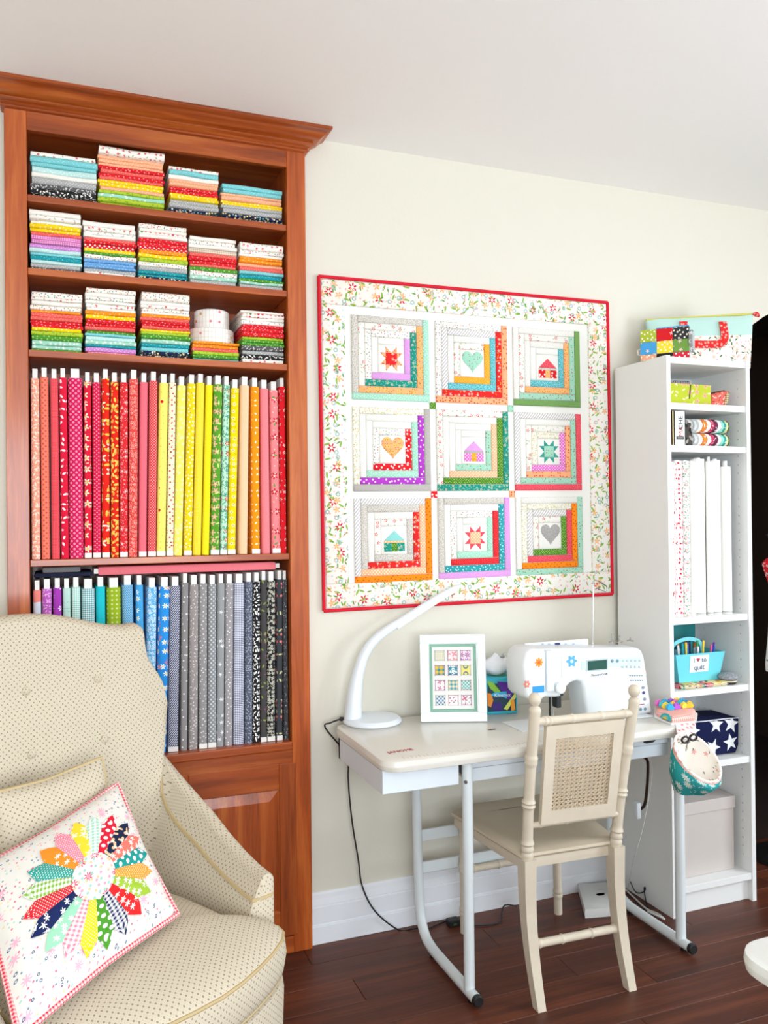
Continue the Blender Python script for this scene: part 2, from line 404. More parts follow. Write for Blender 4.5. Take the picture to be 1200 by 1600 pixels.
# dark hallway behind the arch
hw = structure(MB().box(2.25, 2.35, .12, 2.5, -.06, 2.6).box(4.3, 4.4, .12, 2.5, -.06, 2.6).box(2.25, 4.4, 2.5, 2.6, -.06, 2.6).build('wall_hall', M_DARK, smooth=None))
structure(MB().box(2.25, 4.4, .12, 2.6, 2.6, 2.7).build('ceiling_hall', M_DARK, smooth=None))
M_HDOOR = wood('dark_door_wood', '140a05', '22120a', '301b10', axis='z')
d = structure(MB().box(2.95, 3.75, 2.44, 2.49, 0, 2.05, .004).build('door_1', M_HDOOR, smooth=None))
for z0, z1 in ((.2, .9), (1.05, 1.9)):
    for x0 in (3.05, 3.4): MB().box(x0, x0+.27, 2.425, 2.445, z0, z1, .006).build('door_panel', M_HDOOR, d, None)
MB().lathe([(.012, 0), (.012, .03), (.028, .04), (.028, .06), (0, .07)], 12, (3.68, 2.44, 1.0), 'y').build('door_knob', plain('aged_brass', '6b5530', .3, 1), d)
# baseboard
prof = [(0, 0), (-.016, 0), (-.016, .056), (-.0125, .058), (-.0125, .060), (-.016, .062), (-.0125, .066), (-.0125, .068), (-.0155, .070), (-.0155, .122), (-.011, .126), (-.013, .129), (-.0085, .150), (-.007, .163), (-.003, .1705), (0, .1705)]
bb = MB().prism(prof, BX1, 2.6, 'yz').build('baseboard_back', M_TRIM, smooth=None); structure(bb)
bb = MB().prism(prof, XL, BX0, 'yz').build('baseboard_left', M_TRIM, smooth=None); structure(bb)

# ---------------------------------------------------------------- built-in bookcase
W_H = wood('reddish_cabinet_wood', '78300c', 'aa4d17', 'ca7230', rough=.33, axis='x', gloss=.35)
W_V = wood('reddish_cabinet_wood', '78300c', 'aa4d17', 'ca7230', rough=.33, axis='z', gloss=.35)
OX0, OX1 = -.077, .726
bc = thing('bookcase', 'tall built-in reddish wood bookcase with crown moulding, filled with fabric', 'bookcase', (.325, 0, 0))
bco = Vector((.325, 0, 0))
class BB(MB):
    def build(s, name, mat, parent=None, smooth=None, **k):
        s.v = [p-bco for p in s.v]; return MB.build(s, name, mat, parent, smooth, **k)
TK = .02
BB().box(BX0, OX0, BF, BF+TK, 0, 2.70, .0015).build('stile', W_V, bc)
BB().box(OX1, BX1, BF, BF+TK, 0, 2.70, .0015).build('stile', W_V, bc)
BB().box(OX0, OX1, BF, BF+TK, 2.624, 2.70, .0012).build('top_rail', W_H, bc)
BB().box(BX0, OX0-.0, BF+TK, .29, 0, 2.70).build('side_panel', W_V, bc)
BB().box(OX1, BX1, BF+TK, .29, 0, 2.70).build('side_panel', W_V, bc)
BB().box(OX0, OX1, .272, .29, 0, 2.70).build('back_panel', W_V, bc)
BB().box(OX0, OX1, BF+TK, .272, 2.64, 2.70).build('top_panel', W_H, bc)
SHELF = [2.4325, 2.211, 1.9637, 1.3300]
for z in SHELF:
    BB().box(OX0+.0005, OX1-.0005, BF+.006, .272, z-.021, z, .002, 2).build('shelf', W_H, bc)
ZL = .7034
BB().box(OX0, OX1, BF-.006, .272, ZL-.028, ZL, .004, 2).build('shelf', W_H, bc)
BB().box(OX0, OX1, BF, BF+TK, .60, ZL-.0285, .001).build('cabinet_rail', W_H, bc)
BB().box(OX0, OX1, BF, BF+TK, 0, .055, .001).build('cabinet_rail', W_H, bc)
# crown swept round the front with mitred returns
cp = [(0, 2.68), (.006, 2.68), (.010, 2.683), (.010, 2.688), (.007, 2.691), (.012, 2.694), (.016, 2.698), (.024, 2.702), (.026, 2.706), (.022, 2.709), (.026, 2.711), (.036, 2.714), (.045, 2.719), (.053, 2.726), (.060, 2.734), (.066, 2.7365), (.072, 2.739), (.075, 2.742), (.075, HC), (0, HC)]
m = BB(); nv = len(cp)
def _crown(i, j):
    d, z = cp[i]; return [(BX0-d, .0, z), (BX0-d, BF-d, z), (BX1+d, BF-d, z), (BX1+d, .0, z)][j]
m.grid(nv, 4, _crown, None); m.build('crown_moulding', W_H, bc, smooth=40)
# lower doors
def cab_door(x0, x1):
    yf = BF-.004; z0, z1 = .06, .632; sw = .058
    dr = BB().box(x0+sw-.004, x1-sw+.004, BF+.004, BF+.016, z0+sw, z1-sw).build('door', W_V, bc)
    def sub(nm, mat, a, b, c, d_, y0=yf, y1=BF+.018, bv=.002):
        BB().box(a, b, y0, y1, c, d_, bv).build(nm, mat, dr)
    sub('door_stile', W_V, x0, x0+sw, z0, z1); sub('door_stile', W_V, x1-sw, x1, z0, z1)
    sub('door_rail', W_H, x0+sw, x1-sw, z1-.085, z1); sub('door_rail', W_H, x0+sw, x1-sw, z0, z0+.085)
    a, b, c, d_ = x0+sw+.002, x1-sw-.002, z0+.087, z1-.087; e = .032; k = BB()
    k.add([(a, BF+.004, c), (b, BF+.004, c), (b, BF+.004, d_), (a, BF+.004, d_), (a+e, yf-.001, c+e), (b-e, yf-.001, c+e), (b-e, yf-.001, d_-e), (a+e, yf-.001, d_-e)],
          [(0,1,5,4),(1,2,6,5),(2,3,7,6),(3,0,4,7),(4,5,6,7)])
    k.build('raised_panel', W_V, dr)
cab_door(OX0-.012, .3235); cab_door(.3265, OX1+.012)

# ---------------------------------------------------------------- bolts of fabric
WH = 'f4f1ea'
M_BOARD = plain('white_card', 'efeee9', .7)
def bolt_rows(lst, yt, yb, yf=-.012):
    R = []
    for e in lst:
        a, b, c, d = e[1]; X = [onY(a, yt, yf).x, onY(b, yt, yf).x, onY(c, yb, yf).x, onY(d, yb, yf).x]
        w = max(.018, (X[1]-X[0]+X[3]-X[2])/2-.002); lo, hi = OX0+.002+w/2, OX1-.002-w/2
        R.append([w, max(lo, min(hi, (X[0]+X[1])/2)), max(lo, min(hi, (X[2]+X[3])/2))])
    for it in range(3):
        for p, q_ in zip(R, R[1:]):
            ov = max((p[0]+q_[0])/2*1.003+.0004-(q_[k]-p[k]) for k in (1, 2))
            if ov > 0: p[0] -= ov; q_[0] -= ov
    return R
def bolt(name_lbl, px, yrow_top, yrow_bot, zb, zt, fab, group, yf=-.012, tint=None, label_at_foot=False, core=True):
    w, ct, cb = px; h = zt-zb
    tilt = max(-.045, min(.045, (ct-cb)/h))
    lift = abs(tilt)*w/2
    t = thing('fabric_bolt', name_lbl, 'fabric bolt', (cb, yf, zb+lift+.0005), (0, tilt, 0), group)
    dp = .17; r = w*.34; pr = []
    for k in range(5): a = pi/2*k/4; pr.append((-w/2+r-r*cos(a), r-r*sin(a)))
    pr = pr + [(-x, y) for x, y in pr[::-1]] + [(w/2, dp), (-w/2, dp)]
    MB().prism(pr, 0, h, 'xy').build('fabric', fab, t, 50)
    if core:
        cw = w*.30
        MB().box(-cw, cw, .008, dp-.01, h, h+.030).build('core_board', M_BOARD, t, None)
    if label_at_foot:
        MB().box(-w*.48, w*.48, -.0012, .05, .0005, .016).build('end_label', M_BOARD, t, None)
    return t
Z5 = 4.704; Z6 = 4.615
def A(v): return 20+v/Z5
def B(v): return 230+v/Z6
F = fabric
top_bolts = [
 ('peach bolt with white scrolling leaves', [A(q) for q in (130,196,135,206)], F('f2a184', ('leaf', .012, .5, .2, 'fbe3d3'), ('dot', .009, .2, 'f7c6b0', .8)), 0),
 ('coral bolt with tiny dark coral dots', [A(q) for q in (200,262,208,279)], F('f2806b', ('dot', .011, .26, 'd8583f')), 0),
 ('coral bolt with fine woven check', [A(q) for q in (275,333,283,352)], F('f0636a', ('ging', .0045, 'e2414c')), 0),
 ('crimson bolt with scattered white buds', [A(q) for q in (338,400,355,414)], F('e11f3f', ('leaf', .022, .28, .14, 'fbe7ea', .6)), 0),
 ('wide raspberry bolt with pink polka dots', [A(q) for q in (402,515,416,525)], F('d61f55', ('dot', .0115, .31, 'f58fb4')), 0),
 ('crimson bolt with spaced white flowers', [A(q) for q in (520,580,527,584)], F('e2203c', ('flower', .034, .34, 5, 'f7efd8', 'e8c23a', .3), ('leaf', .03, .16, .08, 'f2b9a0', .9)), 1),
 ('cherry red bolt with small pink dots', [A(q) for q in (583,648,590,650)], F('dd1e49', ('dot', .0085, .27, 'f48fab')), 1),
 ('scarlet bolt with large white blossoms', [A(q) for q in (652,714,655,716)], F('e8281c', ('flower', .042, .42, 6, 'f8f0d6', 'f0d9a0', .35), ('leaf', .024, .4, .16, 'f0c84e', .8, .6)), 1),
 ('scarlet bolt with golden leaves', [A(q) for q in (718,780,722,783)], F('e42a1c', ('leaf', .017, .44, .2, 'f3cf5e', .8), ('leaf', .021, .3, .14, 'f6a24a', .9, .5)), 0),
 ('red bolt with faded floral sprigs', [A(q) for q in (784,852,788,845)], F('e22f36', ('flower', .02, .4, 5, 'f07f83', 'f7d7d0', .8, .7), ('dot', .01, .16, 'f5a9a4', .9)), 1),
 ('coral red bolt with dense pale flowers', [A(q) for q in (858,924,848,920)], F('e84a45', ('flower', .0125, .42, 5, 'f6a79b', 'e84a45', .8), ('dot', .008, .14, 'f8d2c6', .9)), 0),
 ('plain pink bolt', [A(q) for q in (938,994,922,988)], F('f47482', ('dot', .004, .2, 'ee6272', .5)), 1),
 ('red bolt with tight rows of pin dots', [A(q) for q in (1003,1070,993,1053)], F('e0303a', ('dot', .0062, .3, 'f7b3ae')), 1),
 ('soft yellow bolt with sparse red hearts', [B(q) for q in (90,155,65,135)], F('fbef74', ('dot', .05, .1, 'd8222e', .3), ('leaf', .022, .12, .06, 'cdd04e', .8)), 1),
 ('cream bolt with red cherries', [B(q) for q in (160,212,137,192)], F('fbf3cf', ('dot', .0135, .2, 'cf2027', .45), ('leaf', .014, .18, .05, '8a8a2c', .8, .5)), 1),
 ('lemon bolt with faint white blooms', [B(q) for q in (218,284,192,255)], F('fdf06a', ('flower', .018, .35, 5, 'fdf7b8', None, .8)), 0),
 ('golden yellow bolt with white dots', [B(q) for q in (295,352,260,325)], F('f6d91e', ('dot', .013, .24, 'fdf6c2', .6), ('dot', .021, .1, 'e8a91c', .8)), 1),
 ('yellow bolt with fine check', [B(q) for q in (357,418,327,392)], F('fbe957', ('ging', .0045, 'f3d61e')), 0),
 ('plain bright yellow bolt', [B(q) for q in (425,477,395,450)], F('fde914', ('dot', .006, .15, 'fbf27a', .9)), 0),
 ('grass green bolt with pink flowers', [B(q) for q in (482,546,453,525)], F('5aa02c', ('flower', .026, .42, 5, 'f4a8a0', 'd8e07c', .4), ('leaf', .02, .4, .13, 'cfe08a', .8, .5)), 1),
 ('mint bolt with red and teal flowers', [B(q) for q in (548,602,525,577)], F('bfe6cf', ('flower', .026, .36, 5, 'e2414a', 'f6e9c8', .5, .5), ('flower', .019, .36, 5, '3fa08e', None, .8, .6), ('leaf', .012, .4, .16, '6fb37e', .8)), 1),
 ('strong yellow bolt with small white flowers', [B(q) for q in (606,667,577,640)], F('fbdc0c', ('flower', .022, .32, 5, 'fdf6cf', 'e89a1a', .35), ('leaf', .018, .25, .06, 'd9a514', .8, .5)), 1),
 ('plain pale peach bolt', [B(q) for q in (676,738,657,730)], F('f8cfa6', ('dot', .005, .2, 'f5c698', .6)), 0),
 ('orange bolt with small white specks', [B(q) for q in (748,812,755,815)], F('f79a18', ('leaf', .023, .2, .1, 'fdf0d2', .4)), 1),
 ('plain rose pink bolt', [B(q) for q in (818,875,825,895)], F('f58a90', ('dot', .005, .2, 'f0767e', .6)), 0),
 ('pink bolt with red roses and green leaves', [B(q) for q in (876,955,895,973)], F('f68d90', ('flower', .062, .2, 5, 'd82840', 'f6d2c2', .2), ('leaf', .04, .16, .07, '74a04c', .8, .6), ('dot', .021, .1, 'fbd9c9', .8)), 1),
 ('vivid red bolt with small white flowers', [B(q) for q in (962,1026,974,1032)], F('e8202c', ('flower', .023, .26, 5, 'fbf3ec', 'e8202c', .4), ('dot', .03, .06, '78b8d8', .8)), 0)]
rr = random.Random(3)
for (lb, _p, fab, foot), px in zip(top_bolts, bolt_rows(top_bolts, 610, 860)):
    bolt(lb + ' on the upper bolt shelf', px, 610, 860, 1.330, 1.886 + rr.uniform(-.010, .006), fab, 'fabric bolts on the upper bolt shelf', label_at_foot=foot)
def Cc(v): return 30+v/5
def Dd(v): return 220+v/4.444
def dx(a, b, sh): return (a, b, a+sh, b+sh)
low_bolts = [
 ('white, red and coral bolt beside the bookcase side', dx(Cc(105), Cc(172), 2), F('f08a80', ('blob', 9, .56, 'e02a30'), ('blob', 7, .6, 'd8dce8')), 0),
 ('lilac bolt with white floral scrolls', dx(Cc(176), Cc(256), 2), F('c05fc0', ('leaf', .009, .45, .2, 'e6b2e2')), 0),
 ('purple bolt with spaced white flowers', dx(Cc(262), Cc(333), 2), F('a83fb4', ('flower', .022, .4, 6, 'f3e2f5', 'a83fb4', .5, .7)), 0),
 ('pale mint bolt with faint sprigs', dx(Cc(337), Cc(403), 2), F('bfe0d6', ('leaf', .02, .2, .08, 'a3cfc0', .8)), 0),
 ('pale mint gingham bolt', dx(Cc(407), Cc(479), 2), F('eef7f4', ('ging', .006, '86ccbb')), 0),
 ('wide teal gingham bolt', dx(Cc(485), Cc(593), 2), F('eaf4f4', ('ging', .0065, '2f9aa0')), 0),
 ('plain turquoise bolt', dx(Cc(597), Cc(674), 2), F('25c3cf', ('dot', .005, .2, '1fb6c2', .6)), 0),
 ('wide lime green bolt with pale crosses', dx(Cc(681), Cc(797), 2), F('9ab526', ('dot', .014, .22, 'd2dd8c', .1, 0)), 0),
 ('blue and white pinstripe bolt', dx(Cc(802), Cc(893), 3), F('8fc2e0', ('stripe', .0045, .45, 35, '4a92c2')), 0),
 ('sky blue bolt with white daisies', dx(Cc(897), Cc(982), 3), F('4aa6e0', ('flower', .03, .3, 6, 'eef6fb', 'f3d45a', .5, .7)), 0),
 ('light blue bolt with dense white blossoms', (Dd(33), Dd(124), Dd(20), Dd(110)), F('5fb3e4', ('flower', .0125, .46, 6, 'f0f7fc', '5fb3e4', .8), ('dot', .007, .2, 'd6ebf8', .9)), 0),
 ('bright blue bolt with pink roses and daisies', (Dd(125), Dd(207), Dd(98), Dd(180)), F('2f92e0', ('flower', .04, .28, 5, 'f07a80', 'c83a4a', .4, .6), ('flower', .036, .26, 6, 'fbfbff', 'f3d45a', .6, .6)), 0),
 ('navy and white diagonal stripe bolt', (Dd(207), Dd(275), Dd(180), Dd(268)), F('e6e8f2', ('stripe', .0052, .62, 40, '1c2050')), 1),
 ('warm grey bolt with scattered white flecks', (Dd(285), Dd(335), Dd(274), Dd(326)), F('918d8c', ('dot', .022, .12, 'e6e2de', .8)), 0),
 ('taupe grey bolt with white leaves', (Dd(340), Dd(404), Dd(330), Dd(400)), F('9c9492', ('leaf', .012, .3, .13, 'd8d2ce', .8)), 0),
 ('grey bolt with small white dots', (Dd(405), Dd(466), Dd(402), Dd(464)), F('989494', ('dot', .013, .17, 'e4e0de', .5)), 1),
 ('grey bolt with even white polka dots', (Dd(468), Dd(531), Dd(466), Dd(526)), F('8f9294', ('dot', .0105, .26, 'd6d8d8')), 1),
 ('silver grey bolt with sparse white flowers', (Dd(532), Dd(588), Dd(527), Dd(579)), F('9b9d9e', ('flower', .03, .22, 5, 'eceaea', None, .9, .6)), 0),
 ('mauve grey bolt with white pin dots', (Dd(589), Dd(648), Dd(580), Dd(640)), F('a39ea0', ('dot', .014, .15, 'f0ecec', .7)), 0),
 ('wide navy and white gingham bolt', (Dd(649), Dd(725), Dd(642), Dd(724)), F('f0f0f4', ('ging', .0058, '34407a')), 0),
 ('slate blue bolt with tiny white leaves', (Dd(726), Dd(780), Dd(724), Dd(779)), F('5a6072', ('leaf', .008, .36, .18, 'b4bac6', .9)), 0),
 ('black bolt with bold white petals', (Dd(781), Dd(833), Dd(778), Dd(831)), F('26262a', ('leaf', .011, .46, .2, 'f2efe8', .9)), 0),
 ('charcoal bolt with faded pink and green sprigs', (Dd(834), Dd(879), Dd(832), Dd(876)), F('4a4848', ('flower', .036, .24, 5, '94566e', None, .6, .6), ('leaf', .026, .24, .1, '8a9a4a', .8, .6)), 1),
 ('black bolt with dense cream flowers', (Dd(880), Dd(938), Dd(877), Dd(936)), F('2a2a2a', ('flower', .012, .44, 5, 'e8e4d6', '8a8a7c', .8), ('leaf', .012, .3, .12, 'b8b8a0', .9)), 1),
 ('dark grey bolt with pink tulips', (Dd(939), Dd(995), Dd(937), Dd(995)), F('42454a', ('flower', .04, .3, 3, 'f08a86', 'c8545c', .4, .7), ('leaf', .034, .2, .08, 'd9d9a2', .8, .5)), 1),
 ('charcoal bolt with faint grey circles', (Dd(997), Dd(1046), Dd(998), Dd(1042)), F('45464a', ('ring', .018, .2, .3, '85878c', .6), ('dot', .03, .07, '9db09a', .8)), 0)]
for (lb, _p, fab, foot), px in zip(low_bolts, bolt_rows(low_bolts, 910, 1165)):
    bolt(lb + ' on the lower bolt shelf', px, 910, 1165, ZL, 1.238 + rr.uniform(-.008, .004), fab, 'fabric bolts on the lower bolt shelf', label_at_foot=foot)
# a pink bolt lying on top of the lower row, and two folded lengths beside it
a = onY(147, 893, 0); b = onY(437, 885, 0)
hb = thing('fabric_bolt', 'pink bolt lying flat across the tops of the lower row', 'fabric bolt', ((a.x+b.x)/2, 0, 1.2745))
Lh = (b.x-a.x)/2
MB().box(-Lh+.012, Lh-.012, 0, .16, 0, .027, .006, 2).build('fabric', F('f07f88', ('dot', .004, .2, 'e56c78', .7)), hb)
MB().box(-Lh, Lh, .004, .15, .006, .021).build('core_board', M_BOARD, hb, None)
tag(MB().box(-.055, .055, 0, .16, 0, .018, .006, 2).build('folded_fabric', F('6f6e70', ('dot', .006, .2, '828183')), loc=(.012, -.005, 1.2875)), 'grey folded cloth lying on the navy cloth above the lower bolts', 'fabric')
tag(MB().box(-.085, .085, 0, .17, 0, .013, .005, 2).build('folded_fabric', F('22263c'), loc=(.018, 0, 1.2742)), 'navy folded cloth lying under the grey cloth above the lower bolts', 'fabric')
# ---------------------------------------------------------------- stacks of folded fabric
def fold_mesh(w, d, h, mat, seed):
    r = random.Random(seed); nx = 5; m = MB(); prof = []
    for k in range(7):
        a = -pi/2 + pi*k/6; prof.append((-cos(a)*h*.42, h/2+sin(a)*h*.5))          # rounded folded edge to the front
    prof = prof + [(d, h), (d, 0)]
    ph = r.uniform(0, 6); am = r.uniform(.001, .004); sag = r.uniform(-.0006, .0006)
    V = []
    for i in range(nx):
        x = -w/2 + w*i/(nx-1); dy = am*sin(ph+i*1.7)
        for (y, z) in prof:
            V.append((x, y + (dy if y < d*.5 else 0), max(0.0002, min(h-.0002, z + sag*sin(i*1.3)))))
    n = len(prof); Fs = []
    for i in range(nx-1):
        for k in range(n): k2 = (k+1) % n; Fs.append((i*n+k, i*n+k2, (i+1)*n+k2, (i+1)*n+k))
    Fs.append(tuple(range(n))); Fs.append(tuple((nx-1)*n+k for k in range(n)))
    # the raw layers at the end of each fold show as steps
    m.add(V, Fs)
    for q in (.3, .62):
        m.box(-w/2-.0012, -w/2+.004, .006, d-.01, h*q-h*.09, h*q+h*.09); m.box(w/2-.004, w/2+.0012, .006, d-.01, h*q-h*.09, h*q+h*.09)
    return m
FB = {
 'wr': ('white print with red flowers', F('f8f4ec', ('flower', .016, .3, 5, 'e0343c', None, .7, .7), ('leaf', .014, .22, .09, '8db26a', .9, .5))),
 'wt': ('white print with tiny dots', F('f7f3ea', ('multi', .009, .22, ['e07070', '6fb0a0', '808890', 'd8b060'], .8))),
 'wg': ('white print with grey sprigs', F('f5f2ea', ('leaf', .013, .3, .1, 'b0a8a4', .9))),
 'w': ('plain white cotton', F('f6f2e8', ('dot', .012, .1, 'e6dccf', .8))),
 'wc': ('white print with coral and teal hearts', F('f8f4ec', ('multi', .014, .3, ['e0404c', 'f2a0a0', '5a9a4a', 'f0c0a8'], .3))),
 'aq': ('aqua cotton', F('7fd0d4', ('dot', .008, .18, 'a8e0e2', .6))),
 'pa': ('pale aqua cotton', F('c4e6e2', ('dot', .01, .18, 'e2f4f0', .6))),
 'te': ('teal cotton', F('1f9aa4', ('dot', .009, .2, '6cc4ca', .6))),
 'gy': ('grey cotton', F('b0b0ae', ('dot', .007, .22, 'd8d8d6', .4))),
 'gd': ('dark grey floral cotton', F('5c5c5e', ('leaf', .009, .4, .18, 'd6d4cf', .9))),
 'bk': ('black floral cotton', F('2a2a2c', ('leaf', .010, .42, .2, 'e8e6de', .9))),
 'pe': ('peach cotton', F('f9b48a', ('dot', .008, .2, 'fbd2b6', .5))),
 'or': ('orange cotton', F('f7941e', ('dot', .011, .2, 'fbc27a', .5))),
 'co': ('coral cotton', F('f2655c', ('dot', .008, .2, 'f79a90', .5))),
 're': ('red cotton', F('e4222c', ('dot', .010, .2, 'f6a0a0', .6))),
 'rd': ('red cotton with white dots', F('e0202c', ('dot', .010, .3, 'fbe9e6'))),
 'ye': ('yellow cotton', F('f8d516', ('dot', .011, .22, 'fdf0a0', .6))),
 'li': ('lime cotton', F('b5cf3c', ('leaf', .012, .36, .14, '86ac2c', .9))),
 'gr': ('green cotton', F('4f9a2e', ('dot', .011, .22, 'a9cc80', .6))),
 'mi': ('mint cotton', F('a4dcc4', ('flower', .014, .34, 5, 'f2f8f0', None, .8))),
 'bl': ('light blue cotton', F('6fa8dc', ('dot', .008, .2, 'a8ccee', .5))),
 'nv': ('navy floral cotton', F('1c2748', ('multi', .010, .3, ['e8d48a', 'f2efe6', '7fb0a8', 'e8c0a0'], .9))),
 'li2': ('lilac cotton', F('d490d4', ('dot', .008, .2, 'ecc8ea', .5))),
 'ma': ('magenta check cotton', F('f3c2dc', ('ging', .005, 'cf3fae'))),
 'pk': ('pink cotton', F('f28aa4', ('dot', .008, .2, 'f9c2d0', .5))),
 'bg': ('beige check cotton', F('efe4d2', ('ging', .006, 'b9a488')))}
stacks = [   # shelf, px range, top y, colours from the top down
 (0, (42.5, 153), 235, 'wr aq aq pa w gy gd bk bk'), (0, (152.5, 258), 228, 'wr pe pe pe re co re co ye ye pe li mi li li'), (0, (263, 343), 257, 'wr aq w pe pe re re ye ye gy gy nv nv'), (0, (345, 448), 285, 'aq aq pe pe ye ye gy gy nv nv'),
 (1, (43.5, 128), 326, 'w wg w ye ye co ma ma li2 pa aq te pa gy gd'), (1, (129.5, 213), 343, 'w wr wg w co re rd ye gr wt bl bl bl gy wr'), (1, (215, 294), 347, 'wt w wc w re re rd or ye li wt gy te te nv'), (1, (294.5, 371), 366, 'w wt w bg co re re co gr wt mi gy'), (1, (373, 447.5), 377, 'wr wt w or or pe co aq te gr mi gy'),
 (2, (46.5, 129.5), 452, 'wt wr w wt or co co re re ye li gr mi mi gr'), (2, (132.5, 213), 447, 'wt w wt w wr w or ye re re co gr aq pa mi te li2 pk'), (2, (219, 298), 453, 'wt w wr wt w or co re re co ye li gr mi te aq nv nv'), (2, (300, 376), 530, 'or or co li gr aq'), (2, (377, 451), 484, 'w wc w wg re re re li gr gr gd gy bk wr')]
ORD = ['first', 'second', 'third', 'fourth', 'fifth', 'sixth', 'seventh', 'eighth', 'ninth', 'tenth', 'eleventh', 'twelfth', 'thirteenth', 'fourteenth', 'fifteenth', 'sixteenth', 'seventeenth', 'eighteenth']
SN = ['top shelf', 'second shelf', 'third shelf']
nper = [sum(1 for s_ in stacks if s_[0] == k) for k in range(3)]; cnt = [0, 0, 0]; sd = 0
STACKTOP = {}
for (sh, (x0, x1), yt, cols) in stacks:
    cols = cols.split(); yf = -.012; z0 = SHELF[sh]; xm = (x0+x1)/2
    a = max(OX0+.006, onY(x0, yt+30, yf).x); b = min(OX1-.006, onY(x1, yt+30, yf).x); zt = onY(xm, yt + (6 if sh == 0 else 4), yf).z
    h = (zt-z0)/len(cols); idx = nper[sh]-cnt[sh]-1; cnt[sh] += 1; z = z0 + .0003
    if idx == 1 and sh == 2: STACKTOP['d'] = ((a+b)/2, zt)
    for k, c in enumerate(cols[::-1]):
        sd += 1; rj = random.Random(sd*13); hh = h*rj.uniform(.66, 1.30) if k < len(cols)-1 else zt-z
        hh = max(.008, hh); w = (b-a)*rj.uniform(.925, .985); lay = len(cols)-1-k
        o = fold_mesh(w, .24, hh-.0002, FB[c][1], sd).build('folded_fabric', FB[c][1], None, 40, loc=((a+b)/2 + rj.uniform(-.0022, .0022), yf + .008 + rj.uniform(-.006, .006), z))
        o.rotation_euler.z = rj.uniform(-.012, .012)
        tag(o, 'folded %s, %s down, %s stack from quilt, %s' % (FB[c][0], ORD[lay], ORD[idx], SN[sh]), 'fabric', 'folded fabrics on the ' + SN[sh])
        z += hh
# two white rolls of fabric strips resting on the short stack
cx, zt = STACKTOP['d']
M_ROLL = F('f6f3ec', ('stripe', .012, .12, 0, 'd9d4ce'), ('multi', .03, .16, ['e98a94', '9ac06c', 'e0a060'], .9, .4))
def strip_roll(r, h, loc, lbl, tilt):
    t = thing('fabric_roll', lbl, 'fabric roll', loc, tilt)
    MB().lathe([(r*.96, 0), (r, .003), (r, h*.3), (r*.975, h*.33), (r, h*.36), (r, h*.66), (r*.975, h*.69), (r, h*.72), (r, h-.003), (r*.96, h)], 28).build('strips', M_ROLL, t, 40)
    pts = [(cos(a)*(.008+(r-.012)*a/44), sin(a)*(.008+(r-.012)*a/44), h) for a in [k*.35 for k in range(126)]]
    MB().tube(pts, .0014, 4).build('rolled_edge', F('e9e4da'), t)
    return t
strip_roll(.076, .050, (cx-.003, .075, zt+.0004), 'wide white roll of fabric strips on the short bright stack', (0, 0, 0))
strip_roll(.058, .062, (cx-.001, .070, zt+.0510), 'smaller white roll of fabric strips on the wide roll', (0, 0, 0))

# ---------------------------------------------------------------- the wall quilt
QW, QH = 1.184, 1.148; QC = (1.4385, 1.706)
q = thing('quilt', 'square pieced quilt of nine log cabin blocks hung on the wall', 'quilt', (QC[0], -.002, QC[1]), (0, radians(-.35), 0))
def rect(a, b, c, d): return [(a, c), (b, c), (b, d), (a, d)]
M_SASH = F('efede6', ('stripe', .02, .03, 0, 'efeee8'), ('stripe', .02, .03, 90, 'efeee8'))
M_BORD = F('f0ece2', ('flower', .088, .19, 6, 'd8203a', 'fbf3ea', .6, .75), ('flower', .052, .26, 5, 'f2b26e', 'f6c48e', .75, .6), ('leaf', .034, .34, .1, '8db84a', .85, .75), ('leaf', .029, .3, .09, '6f9c3e', .95, .55), ('ring', .042, .1, .19, '9cbcb4', .8, .5), ('multi', .017, .2, ['f6c6bc', 'f2a8a0', 'c8d8dc', 'f6dcd0'], .9, .75))
M_BIND = F('d81f33', ('dot', .006, .2, 'e23a48', .6))
hw_, hh_ = QW/2, QH/2
MB().box(-hw_+.004, hw_-.004, -.004, 0, -hh_+.004, hh_-.004).build('backing', M_SASH, q, None)
si = (.937-QC[0], 1.937-QC[0], 1.223-QC[1], 2.186-QC[1])      # sashing field
bt = .008
for nm, r_ in (('border', rect(-hw_+.008, hw_-.008, si[3], hh_-.008)), ('border', rect(-hw_+.008, hw_-.008, -hh_+.008, si[2])), ('border', rect(-hw_+.008, si[0], si[2], si[3])), ('border', rect(si[1], hw_-.008, si[2], si[3]))):
    MB().patch(r_, -.004, .007, .004).build(nm, M_BORD, q, 60)
for pts in ([(-hw_, hh_), (hw_, hh_)], [(hw_, hh_), (hw_, -hh_)], [(hw_, -hh_), (-hw_, -hh_)], [(-hw_, -hh_), (-hw_, hh_)]):
    (x0, z0), (x1, z1) = pts; n = 12
    MB().tube([(x0+(x1-x0)*k/n, -.006, z0+(z1-z0)*k/n) for k in range(n+1)], .0062, 8).build('binding', M_BIND, q, 60)
BSZ = .296; PIT = .3205; bx0 = .960-QC[0]; bz1 = 2.157-QC[1]
